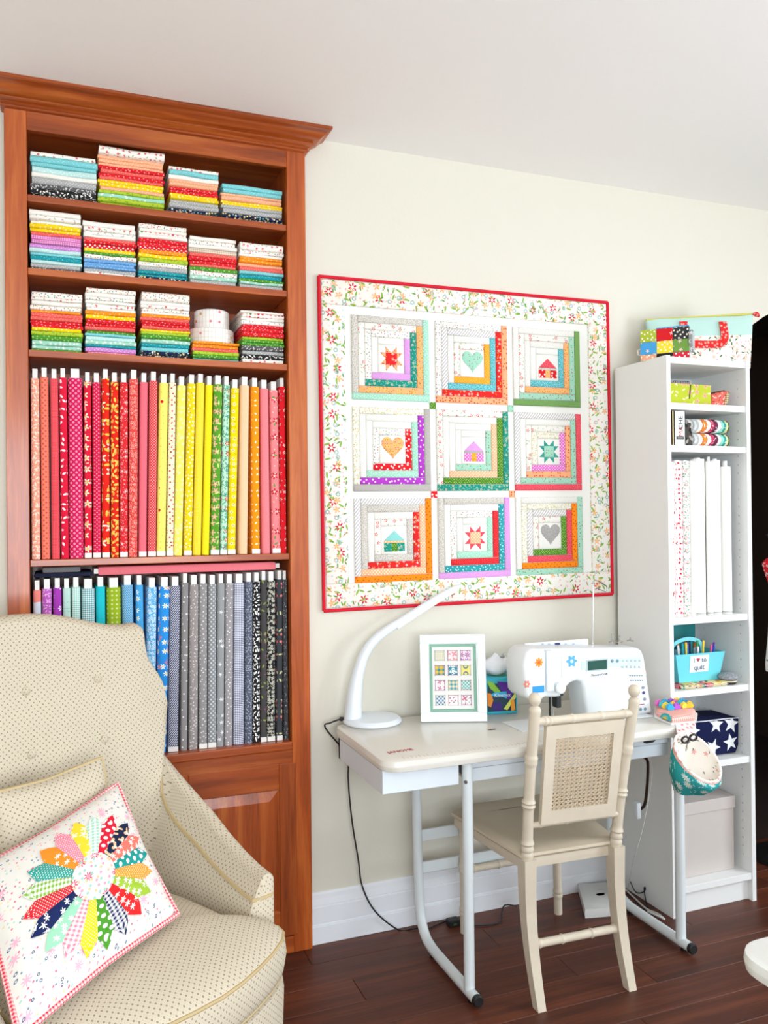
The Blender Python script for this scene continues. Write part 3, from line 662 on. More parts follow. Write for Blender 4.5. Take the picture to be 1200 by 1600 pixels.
K = {
 'lilac': F('dc9cdc', ('dot', .006, .2, 'e8b8e6', .7)), 'tealf': F('23917f', ('flower', .016, .34, 5, 'c8e0b0', 'e86a60', .8, .7), ('leaf', .011, .3, .12, '7fc0b0', .9)),
 'peachf': F('f9b27a', ('flower', .018, .36, 5, 'f4d45a', 'e0503c', .8), ('dot', .01, .2, 'e8604a', .9, 0, .5)), 'mintd': F('a6dcc2', ('dot', .0085, .2, 'e4f5ec', .6)),
 'orange': F('f9a72c', ('dot', .008, .2, 'fcd07a', .5)), 'tealb': F('54b4bc', ('dot', .0055, .28, 'a8dce0', .8)), 'redf': F('e22a28', ('flower', .018, .36, 5, 'f4a0a0', 'f6e6c8', .8, .8), ('leaf', .012, .3, .12, 'f0b040', .9, .5)),
 'peachr': F('fbb080', ('leaf', .013, .3, .16, 'cf3a2c', .7, .7)), 'mintf': F('9ed6bc', ('leaf', .013, .22, .12, '8a5a4a', .8, .6), ('dot', .011, .16, 'f0c8c0', .9)),
 'green': F('77a05a', ('dot', .005, .2, '84ac66', .7)), 'redd': F('e0222a', ('dot', .015, .24, 'fbeeea', .7)), 'purple': F('b43fc4', ('dot', .017, .2, 'f4e0f6', .6)), 'grey': F('bcb6b0', ('dot', .005, .25, 'a9a39e', .7)),
 'peachd': F('fab888', ('dot', .0085, .28, 'fde6d2')), 'greend': F('4f8a1e', ('dot', .0075, .22, 'b8d48a', .4)), 'pinkd': F('e66ac8', ('dot', .0085, .28, 'fbe6f6')), 'coral': F('ea4a5a', ('dot', .006, .2, 'f48a92', .8)),
 'oranged': F('fb8c1a', ('dot', .014, .17, 'c8401c', .6)), 'reddd': F('e4262e', ('dot', .006, .18, 'f47a7e', .5)), 'teald': F('2ea0a8', ('dot', .012, .2, 'c8ecec', .7)),
 'w': F('efede6'), 'wd': F('efece4', ('multi', .011, .17, ['6a6a70', 'a04a60', '8ab0a8', 'd0a070'], .8)), 'wr': F('efebe2', ('flower', .026, .28, 5, 'd82a34', 'fbe8e0', .7, .7), ('leaf', .017, .22, .08, '8db26a', .9, .6)),
 'gp': F('d8d2c8', ('leaf', .006, .42, .2, 'b4aca4', .9)), 'gs': F('efece8', ('stripe', .0085, .3, 40, 'b6aeb2')), 'wy': F('efecdf', ('leaf', .012, .36, .11, 'c8c45a', .9), ('dot', .014, .12, 'e8b8a0', .9)), 'wtn': F('efece4', ('dot', .007, .12, 'b0a8a8', .6)),
 'mint': F('a2d8be', ('dot', .011, .16, 'b84a58', .9, 0, .6)), 'pk': F('f48aa0'), 'aqua': F('8fd6d0', ('dot', .012, .14, 'e85a60', .8, 0, .5)), 'tealp': F('2f9a8a', ('dot', .006, .2, '57b4a4', .6)), 'gheart': F('a7a3a0', ('leaf', .006, .4, .15, 'c4c0bc', .9))}
blocks = [
 (('lilac', 'tealf', 'peachf', 'mintd'), ('w', 'wd', 'wr', 'gp'), ('star', 'peachr', 'redf')),
 (('orange', 'tealb', 'redf', 'peachr'), ('wr', 'wtn', 'gs', 'wd'), ('heart', 'mint')),
 (('tealb', 'peachf', 'mintf', 'green'), ('w', 'wtn', 'wr', 'wtn'), ('house', 'coral', 'redd', 'peachf', 'gp')),
 (('redd', 'mintd', 'purple', 'grey'), ('wd', 'w', 'wtn', 'wy'), ('heart', 'peachf')),
 (('mintf', 'peachd', 'greend', 'tealf'), ('w', 'w', 'wtn', 'wr'), ('house', 'lilac', 'pinkd', 'orange', 'grey')),
 (('pinkd', 'peachr', 'mintf', 'coral'), ('wy', 'wr', 'w', 'gs'), ('star', 'tealp', 'mint')),
 (('gp', 'redf', 'peachd', 'oranged'), ('wr', 'wtn', 'gp', 'gs'), ('house', 'aqua', 'tealf', 'greend', 'peachd')),
 (('mintd', 'reddd', 'teald', 'lilac'), ('w', 'wd', 'w', 'gp'), ('star', 'coral', 'peachd')),
 (('greend', 'coral', 'oranged', 'mintf'), ('wr', 'gs', 'wy', 'wtn'), ('heart', 'gheart'))]
def heart_pts(s, n=22):
    P = []
    for k in range(n):
        a = 2*pi*k/n; P.append((16*sin(a)**3/17*s, (13*cos(a)-5*cos(2*a)-2*cos(3*a)-cos(4*a)+2)/17*s))
    return P[::-1]
BL = {'star': 'star', 'heart': 'heart', 'house': 'house'}
for bi, (dk, lt, mot) in enumerate(blocks):
    cxb = bx0 + PIT*(bi % 3) + BSZ/2; czb = bz1 - PIT*(bi//3) - BSZ/2
    h = BSZ/2; rw = BSZ*.083; e = .0006; y0 = -.0045
    blk = MB().box(-h+.003, h-.003, -.0052, -.004, -h+.003, h-.003).build('quilt_block', M_SASH, q, None, loc=(cxb, 0, czb)); blk['label'] = 'log cabin block with a %s at its centre' % mot[0]
    for i in range(4):
        o_ = h - i*rw; n_ = o_ - rw; ld, ll = dk[3-i], lt[3-i]
        lg = lambda nm, k_, r_: MB().patch(rect(r_[0]+e, r_[1]-e, r_[2]+e, r_[3]-e), -.005, .0055, .0035).build(nm, K[k_], blk, 60)
        lg('log', ll, (-o_, -n_, -n_, o_)); lg('log', ll, (-n_, n_, n_, o_)); lg('log', ld, (n_, o_, -n_, o_)); lg('log', ld, (-o_, o_, -o_, -n_))
    c = h - 4*rw
    MB().patch(rect(-c+e, c-e, -c+e, c-e), -.005, .0055, .0035).build('center_square', K['w'], blk, 60)
    yb = -.0103; tk = .002
    def bit(nm, k_, pts): MB().patch(pts, yb, tk, .0012).build(nm, K[k_], blk, 60)
    if mot[0] == 'star':
        g = c*.86; a = g*.5
        for r4 in range(4):
            for pts in ([(-a, a), (0, a), (-a*.5-.0, 0)], ):
                pass
            R4 = Matrix.Rotation(r4*pi/2, 2)
            for t3 in ([(-a, a), (0, a), (-a, g)], [(0, a), (a, a), (a, g)]):
                bit('star_point', mot[1], [tuple(R4 @ Vector(p)) for p in t3])
        bit('star_center', mot[2], rect(-a, a, -a, a))
    elif mot[0] == 'heart':
        bit('heart', mot[1], [(x, z*1.02+c*.12) for x, z in heart_pts(c*.92)])
    else:
        g = c*.80
        bit('roof', mot[1], [(-g, -g*.05), (g, -g*.05), (0, g*.85)]); bit('eave', mot[4], rect(-g, g, -g*.25, -g*.05))
        bit('house_wall', mot[2], rect(-g, -g*.26, -g, -g*.25)); bit('house_wall', mot[2], rect(g*.26, g, -g, -g*.25)); bit('house_door', mot[3], rect(-g*.26, g*.26, -g, -g*.25))
for (i, j, k_) in ((0, 0, 'greend'), (1, 0, 'mint'), (0, 1, 'redd'), (1, 1, 'peachr')):
    xx = bx0 + PIT*i + BSZ; zz = bz1 - PIT*j - BSZ; gsz = PIT-BSZ
    MB().patch(rect(xx, xx+gsz, zz-gsz, zz), -.004, .004, .003).build('cornerstone', K[k_], q, 60)
# ---------------------------------------------------------------- armchair with two cushions
M_UPH = F('d2c6b0', ('dot', .0105, .18, '7c6e5e'), ('dot', .00525, .16, 'c0b296'), rand=False)
M_WELT = plain('welt_cord', 'c4ad80', .8)
AO = Vector((-.078, -.42, 0)); ATH = radians(26)
ac = thing('armchair', 'cream dotted upholstered armchair with curved button-tufted back', 'armchair', AO, (0, 0, ATH))
# rim of the right half: plan position and height, from the top of the back round to the arm front
RIM = [(0, .028, 1.186), (.05, .028, 1.184), (.10, .027, 1.178), (.15, .025, 1.166), (.20, .023, 1.150), (.250, .021, 1.136), (.298, .019, 1.130), (.336, .018, 1.132), (.352, .016, 1.122), (.353, .011, 1.085), (.357, .004, 1.042), (.378, -.001, 1.008), (.401, -.008, .965), (.408, -.016, .915), (.396, -.025, .862), (.380, -.036, .810), (.368, -.060, .758), (.359, -.110, .715), (.358, -.180, .678), (.356, -.260, .645), (.348, -.340, .612), (.338, -.420, .588), (.328, -.490, .575), (.320, -.545, .570)]
BOT = [(0, -.075), (.02, -.075), (.04, -.076), (.06, -.077), (.08, -.079), (.10, -.082), (.12, -.086), (.135, -.09), (.15, -.095), (.16, -.10), (.17, -.105), (.18, -.112), (.19, -.12), (.20, -.13), (.21, -.142), (.218, -.155), (.226, -.17), (.24, -.20), (.25, -.24), (.258, -.29), (.264, -.35), (.269, -.42), (.272, -.485), (.274, -.545)]
NR = len(RIM)
full_rim = [(-x, y, z) for x, y, z in RIM[:0:-1]] + RIM; full_bot = [(-x, y) for x, y in BOT[:0:-1]] + BOT
BUT = [(0, 1.01), (0, .855), (.2, 1.012), (.2, .852), (-.2, 1.012), (-.2, .852)]
ZB = .40; NV = 22
def inner(i, j):
    (x1, y1, z1), (x0, y0) = full_rim[i], full_bot[i]; t = j/(NV-1); te = t
    z = ZB + (z1-ZB)*te; x = x0 + (x1-x0)*te**.75; y = y0 + (y1-y0)*te
    bul = .028*sin(pi*min(1, t*1.02)); back = max(0, 1-abs(y+.02)/.16)
    y -= bul*back; x -= .02*(1 if x > 0 else -1)*sin(pi*t)*(1-back)*min(1, abs(x)/.1)
    for bxx, bz in BUT:
        d = sqrt((x-bxx)**2 + (z-bz)**2); y += .016*math.exp(-(d/.035)**2)*back
    return (x, y, z)
NU = len(full_rim); arc = [0]
for i in range(1, NU):
    a, b = full_rim[i-1], full_rim[i]; a2, b2 = full_bot[i-1], full_bot[i]
    arc.append(arc[-1] + math.hypot((b[0]-a[0]+b2[0]-a2[0])/2, (b[1]-a[1]+b2[1]-a2[1])/2))
def inner_uv(i, j):
    p = inner(i, j)
    side = max(0, min(1, (abs(p[1]+.02)-.06)/.1))
    return (arc[i]*.0 + (p[0] if side < .5 else (1 if p[0] > 0 else -1)*(.35 - p[1])), p[2])
MB().grid(NU, NV, inner, inner_uv).build('inside_back', M_UPH, ac, 80, fix=False)
# outside shell: rolls over the rim and drops to the base
def out_dir(i):
    x, y, z = full_rim[i]
    if y > -.05: d = Vector((x*.55, 1.0, 0))
    else: k = min(1, (-y-.05)/.12); d = Vector(((1 if x > 0 else -1)*(.4+.6*k), 1.0*(1-k), 0))
    return d.normalized()
def outer(i, j):
    x, y, z = full_rim[i]; d = out_dir(i); P = Vector((x, y, z)); back = max(0, min(1, 1+(y+.02)/.16)); th = .085*back + .042*(1-back)
    if j < 6:
        a = pi*j/5; return P + d*(th/2*(1-cos(a))) + Vector((0, 0, .016*sin(a)))
    t = (j-5)/8; Q = P + d*th; zz = Q.z + (.10-Q.z)*t
    w = min(1, abs(x)/.3); tgt = Vector((max(-.36, min(.36, Q.x)), min(Q.y, .07), 0))
    return Vector((Q.x + (tgt.x-Q.x)*t, Q.y + (tgt.y-Q.y)*t, zz))
MB().grid(NU, 14, outer, lambda i, j: (arc[i], outer(i, j)[2] + (j*.01 if j < 6 else .05))).build('outside_back', M_UPH, ac, 60, fix=False)
# arm fronts and double welt
for sgn in (1, -1):
    i = NU-1 if sgn > 0 else 0
    loop = [Vector(inner(i, j)) for j in range(NV)] + [Vector(outer(i, j)) for j in range(1, 14)]
    loop = [Vector((p.x, -.545, p.z)) for p in loop]; c = sum(loop, Vector())/len(loop)
    m = MB(); n = len(loop)
    ring2 = [c + (p-c)*.8 + Vector((0, -.012, 0)) for p in loop]
    m.add(loop + ring2, [(k, (k+1) % n, n+(k+1) % n, n+k) for k in range(n)] + [tuple(n+k for k in range(n))], None); m.build('arm_front', M_UPH, ac, 60)
    for off in (0, .0065):
        pts = []
        for k in range(15, NR):
            idx = (NR-1+k) if sgn > 0 else (NR-1-k); t = .80 - .0 - off*2; jj = t*(NV-1); j0 = int(jj); fr = jj-j0
            a, b = Vector(inner(idx, j0)), Vector(inner(idx, j0+1)); p = a.lerp(b, fr); p.x -= sgn*.002; pts.append(p)
        zt = pts[-1]; pts.append(zt + Vector((sgn*.02, -.012, .004))); pts.append(zt + Vector((sgn*.05, -.012, .004)))
        MB().tube(pts, .0034, 6).build('welt', M_WELT, ac)
for bxx, bz in BUT:
    t = (bz-ZB)/(1.15-ZB); y = -.075 + .10*t - .028*sin(pi*t) + .016
    MB().lathe([(0, .010), (.007, .008), (.0115, .003), (.0115, -.002)], 14, (bxx, y-.006, bz), 'y').build('button', M_UPH, ac)
# seat cushion (T shaped, crowned) and the upholstered base below it
half = [(0, -.752), (.06, -.750), (.12, -.738), (.18, -.718), (.24, -.693), (.29, -.664), (.318, -.636), (.326, -.608), (.318, -.580), (.285, -.566), (.268, -.545), (.266, -.45), (.258, -.33), (.235, -.22), (.19, -.13), (.10, -.095), (0, -.09)]
outl = half + [(-x, y) for x, y in half[-2:0:-1]]
CX, CY = 0, -.42; n = len(outl)
def cush(i, j):
    x, y = outl[i]; rows = [(.94, .392), (.985, .400), (1.0, .415), (1.012, .44), (1.0, .478), (.985, .488), (.93, .502), (.82, .517), (.6, .532), (.35, .539), (.12, .541), (.0, .541)]
    k, z = rows[j]; return (CX+(x-CX)*k, CY+(y-CY)*k, z)
sc = MB().grid(n, 12, cush, None, cu=True).build('seat_cushion', M_UPH, ac, 50)
MB().tube([(CX+(x-CX)*.992, CY+(y-CY)*.992, .483) for x, y in outl], .0042, 6, closed=True).build('welt', M_WELT, sc)
MB().tube([(CX+(x-CX)*.975, CY+(y-CY)*.975, .396) for x, y in outl], .0042, 6, closed=True).build('welt', M_WELT, sc)
def base_pt(i, j):
    x, y = outl[i]; k, z = [(.93, .392), (.985, .385), (.995, .36), (.985, .25), (.97, .12), (.9, .10)][j]; return (CX+(x-CX)*k, CY+(y-CY)*k, z)
MB().grid(n, 6, base_pt, None, cu=True).build('seat_base', M_UPH, ac, 50)
for lx, ly in ((.26, -.58), (-.26, -.58), (.24, 0), (-.24, 0)):
    MB().lathe([(.016, 0), (.02, .03), (.026, .10), (.026, .13)], 12, (lx, ly, 0)).build('leg', plain('dark_leg_wood', '3a2015', .4), ac)
AM = Matrix.Translation(AO) @ Matrix.Rotation(ATH, 4, 'Z')
def cushion(name, label, TR, BR, side, u, mat, bulge, pinch=.9):
    TR, BR = Vector(TR), Vector(BR); v = (TR-BR).normalized(); u = Vector(u); u = (u - v*u.dot(v)).normalized(); nrm = u.cross(v).normalized()
    c = (TR+BR)/2 - u*side/2; R = Matrix((u, v, nrm)).transposed().to_4x4()
    t = thing(name, label, 'cushion'); t.matrix_world = AM @ Matrix.Translation(c) @ R
    return t
def pil(side, u, v, bulge, s):
    """surface point of a pillow, u v in -1..1"""
    a = side/2; ins = 1 - .07*(1-abs(u*v)**1.2)*max(abs(u), abs(v))**3
    ed = max(0.0, (1-u*u))*max(0.0, (1-v*v)); return Vector((a*u*ins, a*v*ins, (1 if s > 0 else -.35)*bulge*ed**.42 if ed > 0 else 0))
def pillow_body(t, side, bulge, mat, n=25):
    m = MB()
    for s in (1, -1):
        m.grid(n, n, lambda i, j: pil(side, -1+2*i/(n-1), -1+2*j/(n-1), bulge, s), lambda i, j: (side*i/(n-1), side*j/(n-1)))
    return m.build('pillow_cover', mat, t, 80)
def pillow_edge(t, side, mat, r, nm):
    n = 20; E = []
    for a, b in (((-1, -1), (1, -1)), ((1, -1), (1, 1)), ((1, 1), (-1, 1)), ((-1, 1), (-1, -1))):
        for k in range(n): f = k/n; E.append(pil(side, a[0]+(b[0]-a[0])*f, a[1]+(b[1]-a[1])*f, 0, 1))
    MB().tube(E, r, 6, closed=True).build(nm, mat, t)
t = cushion('cushion', 'cream dotted cushion behind the patchwork pillow on the armchair', (.118, -.175, .842), (.140, -.262, .575), .30, (.97, .05, .19), M_UPH, .05)
pillow_body(t, .295, .055, M_UPH); pillow_edge(t, .295, M_WELT, .004, 'welt')
# patchwork pillow with a fan-petal wheel, slumped towards the front of the seat
PB = .062
M_PBG = F('ece8e0', ('multi', .0115, .2, ['f0a8b8', '7f9cae', 'b4d8cc', 'f6c6d0', 'f0dca8', 'e8708c'], .7, .5), ('flower', .06, .2, 8, 'f6b6c8', None, .9, .4), ('ring', .02, .08, .17, '5a6a8a', .8, .2), rand=False)
AI = AM.inverted()
QTR, QBR = Vector((.117, -.245, .795)), Vector((.108, -.515, .562)); QBL = AI @ onZ(30, 1622, .545); QTL = AI @ onZ(-50, 1368, .715)
QC_ = (QTR+QBR+QBL+QTL)/4; QN = ((QBR-QTL).cross(QTR-QBL)).normalized()
if QN.dot(AI.to_3x3() @ (CPOS - AM @ QC_)) < 0: QN = -QN
PT = thing('pillow', 'white patchwork pillow with a wheel of bright fabric petals', 'cushion'); PT.matrix_world = AM @ Matrix.Translation(QC_)
def quadp(u, v, h=0.0):
    """point of the pillow surface, u v in -1..1, h height above it"""
    ins = 1 - .06*(1-abs(u*v)**1.2)*max(abs(u), abs(v))**3; u_, v_ = u*ins, v*ins
    p = (QTR*(1+u_)*(1+v_) + QBR*(1+u_)*(1-v_) + QBL*(1-u_)*(1-v_) + QTL*(1-u_)*(1+v_))/4
    return p - QC_ + QN*h
def pbul(u, v): return PB*(max(0, 1-u*u)*max(0, 1-v*v))**.42
m = MB(); n = 27
for s_ in (1, -1): m.grid(n, n, lambda i, j: quadp(-1+2*i/(n-1), -1+2*j/(n-1), (1 if s_ > 0 else -.22)*pbul(-1+2*i/(n-1), -1+2*j/(n-1))), lambda i, j: (.42*i/(n-1), .42*j/(n-1)))
m.build('pillow_cover', M_PBG, PT, 80)
E_ = []
for a, b in (((-1, -1), (1, -1)), ((1, -1), (1, 1)), ((1, 1), (-1, 1)), ((-1, 1), (-1, -1))):
    for k in range(20): f_ = k/20; E_.append(quadp(a[0]+(b[0]-a[0])*f_, a[1]+(b[1]-a[1])*f_))
MB().tube(E_, .0065, 6, closed=True).build('binding', F('f6dada', ('ging', .008, 'e0283c')), PT)
pet = ['fbd838|w', 'a2d8be|g', 'dd2038|d', '1c2748|p', 'f47a6a|f', '1f9a94|d', 'f9a02c|k', 'a4c63c|f', 'e42a2c|f', '1c2a5c|g', '4f9a2e|d', 'f4d816|k', 'f28aa0|g', '9fdcb8|f', '1c2a5c|f', 'e0283c|k', '86b83c|g', '2fa39a|k', 'f7922a|f', 'f58aa4|k']
def pet_mat(s):
    c, k = s.split('|')
    return {'w': F(c, ('flower', .022, .4, 5, 'fdf6d8', None, .8)), 'g': F('fbf6f2', ('ging', .009, c)), 'd': F(c, ('dot', .016, .3, 'fbf6f0')), 'p': F(c, ('flower', .026, .4, 3, 'f4c89a', 'f2efe6', .7)), 'f': F(c, ('flower', .016, .42, 6, 'fbf6ee', None, .8, .75)), 'k': F(c, ('dot', .005, .22, 'fdf2d8', 0, 45))}[k]
WC = (.06, -.10); R0, R1, RT = .25, .68, .83
def on_pil(x, y, lift): u, v = max(-.97, min(.97, x)), max(-.97, min(.97, y)); return quadp(u, v, pbul(u, v) + lift)
for k in range(20):
    a0 = radians(84) - 2*pi*k/20; ha = pi/20*.99; m = MB(); NRr, NA = 6, 4
    def pt(i, j, lift=.003):
        f_ = j/NA*2-1; rr_ = R0 + (R1-R0)*min(1, i/(NRr-1))
        if i == NRr: rr_ = R1 + (RT-R1)*(1-abs(f_))
        a = a0 + ha*f_; return on_pil(WC[0]+rr_*cos(a), WC[1]+rr_*sin(a), lift - (.0018 if (abs(f_) > .9 or i == 0) else 0))
    m.grid(NRr+1, NA+1, pt, lambda i, j: ((R0+(R1-R0)*i/(NRr-1))*.21, (j/NA-.5)*.034*(.4+.6*i/NRr)))
    m.build('petal', pet_mat(pet[k]), PT, 60)
m = MB(); cr = .27
m.grid(6, 28, lambda i, j: on_pil(WC[0]+cr*i/5*cos(2*pi*j/28), WC[1]+cr*i/5*sin(2*pi*j/28), .0048 - (.0018 if i == 5 else 0)), lambda i, j: (.054*i/5*cos(2*pi*j/28), .054*i/5*sin(2*pi*j/28)), cv=True)
m.build('wheel_center', F('f9f6f0', ('flower', .034, .34, 8, 'e0406c', 'fbf3ea', .5, .6), ('multi', .014, .25, ['9fd4c0', 'f2a4b8', 'f4c89a'], .8)), PT, 60)
# ---------------------------------------------------------------- sewing desk
T = .75
M_TOP = plain('cream_laminate', 'e6e2d8', .28, coat=.2, var=.02); M_WM = plain('white_enamel_metal', 'e2eaec', .3, var=.02); M_WL = plain('white_laminate', 'e4ecf2', .4, var=.02); M_BLK = plain('black_rubber_and_slot_shade', '141414', .5)
DX0, DX1, DY0, DY1 = .862, 1.944, -.545, -.045
dk = thing('desk', 'white metal-legged sewing desk with rounded cream top', 'desk', (1.41, -.3, 0)); dko = Vector((1.41, -.3, 0))
class DB(MB):
    off = dko
    def build(s, name, mat, parent=None, smooth=35, **k):
        s.v = [p-s.off for p in s.v]; return MB.build(s, name, mat, parent, smooth, **k)
def rrect(x0, x1, y0, y1, r, n=6):
    P = []
    for cx, cy, a0 in ((x1-r, y1-r, 0), (x0+r, y1-r, 90), (x0+r, y0+r, 180), (x1-r, y0+r, 270)):
        for k in range(n+1): a = radians(a0+90*k/n); P.append((cx+r*cos(a), cy+r*sin(a)))
    return P
def slab(m, ol, z0, z1, r):
    n = len(ol); cx = sum(p[0] for p in ol)/n; cy = sum(p[1] for p in ol)/n
    rows = [(r, z0), (r*.3, z0+r*.3), (0, (z0+z1)/2-.001), (0, (z0+z1)/2+.001), (r*.3, z1-r*.3), (r, z1)]
    pol = [inset_poly(ol, d) for d, z in rows]; V = [(p[0], p[1], rows[k][1]) for k in range(6) for p in pol[k]]
    Fs = [(k*n+i, k*n+(i+1) % n, (k+1)*n+(i+1) % n, (k+1)*n+i) for k in range(5) for i in range(n)]
    Fs += [tuple(range(n))[::-1], tuple(5*n+i for i in range(n))]; m.add(V, Fs)
m = DB(); slab(m, rrect(DX0, DX1, DY0, DY1, .055), T-.036, T, .012); top = m.build('desktop', M_TOP, dk, 50)
# machine well seam, finger slot, printed rule and lettering on the top
M_REDINK = plain('red_ink', 'b01c28', .6); M_GREYINK = plain('grey_ink', 'b8b4ae', .6)
a = onZ(769, 1140, T); m = DB(); m.lathe([(.0001, T+.0004), (.008, T+.0004)], 16, (0, 0, 0)); m.v = [Vector((a.x+(p.x)*1.9, a.y+p.y*.7, p.z)) for p in m.v]; m.build('finger_slot_shade', M_BLK, top)  # flat black disc, the dark inside of the finger slot put in as colour
m = DB()
for k in range(46):
    x = .93 + k*.0127; m.box(x, x+.0007, DY0+.020, DY0+(.032 if k % 2 else .042), T, T+.0004)
m.build('printed_rule', M_GREYINK, top, None)
a = onZ(609, 1176, T); b = onZ(642, 1171.5, T)
text_mesh('lettering', 'JANOME', .027, M_REDINK, top, Matrix.Translation((a+b)/2 - dko + Vector((0, 0, .0006))) @ Matrix.Rotation(atan2(b.y-a.y, b.x-a.x), 4, 'Z') @ Matrix.Scale(.82, 4, (1, 0, 0)), .0003)
dr = DB().box(.868, 1.112, -.505, -.490, .648, .716, .0015).build('drawer', M_WL, dk, None)
DB().box(.868, .880, -.490, -.10, .648, .714).box(1.100, 1.112, -.490, -.10, .648, .714).box(.868, 1.112, -.112, -.10, .648, .714).box(.880, 1.100, -.490, -.10, .648, .654).build('drawer_box', M_WL, dr, None)
DB().box(1.163, 1.908, -.485, -.470, .684, .714, .0015).build('upper_apron', M_WL, dk, None)
DB().box(1.163, 1.908, -.475, -.460, .640, .680, .0015).build('lower_apron', M_WL, dk, None)
DB().box(1.163, 1.908, -.46, -.08, .640, .648).build('machine_tray', M_WL, dk, None)
hs = onY(1014, 1163, -.486)
DB().tube([(hs.x-.022, -.4855, .7), (hs.x-.012, -.4865, .7), (hs.x+.012, -.4865, .7), (hs.x+.022, -.4855, .7)], [.006, .009, .009, .006], 10).build('handle_slot', plain('black_plastic', '2a2a2a', .4), dk)
def leg_frame(x, rake):
    r = .0165
    pts = [(x, -.105, .712), (x, -.115, .40), (x, -.128, .16), (x, -.142, .085), (x, -.175, .042), (x, -.225, .026), (x, -.30, .023), (x, -.548, .023)]
    p = bez(pts, 5); DB().tube(p, r, 14).build('leg_tube', M_WM, dk)
    DB().tube([(x, -.500, .030), (x, -.500, .714)], r, 14).build('leg', M_WM, dk)
    DB().lathe([(.0168, 0), (.0172, .002), (.0172, .012), (.014, .016), (0, .016)], 16, (x, -.546, .023), 'y').build('end_cap', M_BLK, dk)
    DB().lathe([(.012, 0), (.012, .012)], 12, (x, -.515, 0)).build('foot', M_BLK, dk); DB().lathe([(.012, 0), (.012, .012)], 12, (x, -.24, 0)).build('foot', M_BLK, dk)
    DB().lathe([(.005, 0), (.005, .004), (0, .0045)], 10, (x-.012, -.512, .655), 'y').build('bolt_head', plain('steel', '9a9a9a', .3, 1), dk)
leg_frame(1.142, 0); leg_frame(1.930, 0)
for zz in (.355, .245): DB().box(1.142, 1.930, -.122, -.112, zz-.019, zz+.019, .001).build('cross_bar', M_WM, dk, None)

# ---------------------------------------------------------------- desk lamp
M_LW = plain('white_plastic', 'e6edf3', .3, var=.02)
lc = onZ(580, 1127, T); LX, LY = lc.x, lc.y-.01
lm = thing('desk_lamp', 'white curved-arm lamp with round base on the sewing desk', 'lamp', (LX, LY, T+.0006))
MB().lathe([(.098, 0), (.101, .004), (.100, .010), (.092, .017), (.05, .021), (0, .022)], 36).build('lamp_base', M_LW, lm)
path = [(551, 1112), (554, 1085), (559, 1055), (567, 1028), (580, 1006), (600, 988), (625, 972), (655, 953), (685, 934), (706, 922), (722, 915)]; rad = [.031, .026, .0205, .018, .0165, .0155, .0145, .0135, .0125, .011, .005]
pp = [onY(x, y, LY+.01) - Vector((LX, LY, T)) for x, y in path]; pp[0].z = .010
sp = bez(pp, 4); rs = [rad[min(10, k//4)]*(1-(k % 4)/4) + rad[min(10, k//4+1)]*((k % 4)/4) for k in range(len(sp))]
MB().tube(sp, rs, 16).build('lamp_arm', M_LW, lm, 60)
n0 = int(len(sp)*.58)
t_ = NT('lamp_diffuser'); t_.b.inputs['Base Color'].default_value = (.93, .95, .97, 1); t_.b.inputs['Roughness'].default_value = .5
MB().tube([p + Vector((.002, -.004, -rs[n0+k]*.62)) for k, p in enumerate(sp[n0:-2])], [r*.62 for r in rs[n0:-2]], 10).build('light_strip', t_.m, lm, 60)
MB().tube([(-.085, .022, .012), (-.105, .034, .012)], .007, 10).build('plug', M_BLK, lm)
# its black cord runs down the wall and along the floor
cord = [onZ(528, 1124, T), Vector((.842, -.035, .735))] + [onY(x, y, -.03) for x, y in [(541, 1180), (544, 1215), (546, 1245), (551, 1290), (560, 1345), (566, 1385), (586, 1424)]] + [onZ(622, 1453, .004), onZ(645, 1452, .004), onZ(658, 1450, .004)]
cord[0] = Vector((LX-.10, LY+.034, T+.012)); cord.insert(1, Vector((.856, -.05, T+.004)))
MB().tube([p-Vector((LX, LY, T)) for p in bez(cord, 5)], .0028, 6).build('power_cord', M_BLK, lm, label='black cord hanging down the wall')

# ---------------------------------------------------------------- framed stitching
bl, br = onZ(657.5, 1128, T), onZ(761, 1127, T); FW = (br-bl).length; FH = .293; fa = atan2(br.y-bl.y, br.x-bl.x)
fr = thing('picture_frame', 'white picture frame of twelve small stitched quilt squares', 'picture frame', (bl+br)/2 + Vector((0, 0, .0)), (radians(-9), 0, fa))
M_FRM = plain('white_gloss_paint', 'edf5f6', .25, var=.01)
def frame_part(w0, h0, bw, y0, y1, mat, nm):
    m = MB(); m.box(-w0, w0, y0, y1, h0[0], h0[0]+bw, .002); m.box(-w0, w0, y0, y1, h0[1]-bw, h0[1], .002); m.box(-w0, -w0+bw, y0, y1, h0[0]+bw, h0[1]-bw, .002); m.box(w0-bw, w0, y0, y1, h0[0]+bw, h0[1]-bw, .002)
    return m.build(nm, mat, fr, None)
frame_part(FW/2, (0, FH), .028, -.010, .008, M_FRM, 'frame_moulding')
frame_part(FW/2-.024, (.024, FH-.024), .008, -.007, .004, M_FRM, 'inner_lip')
MB().box(-FW/2+.026, FW/2-.026, -.002, .004, .026, FH-.026).build('linen', F('f6f6f2', ('ging', .003, 'f0efec')), fr, None)
frame_part(FW/2-.033, (.033, FH-.033), .009, -.0028, -.002, F('9cc4b2', ('ging', .003, '86b4a0')), 'green_border')
stl = NT
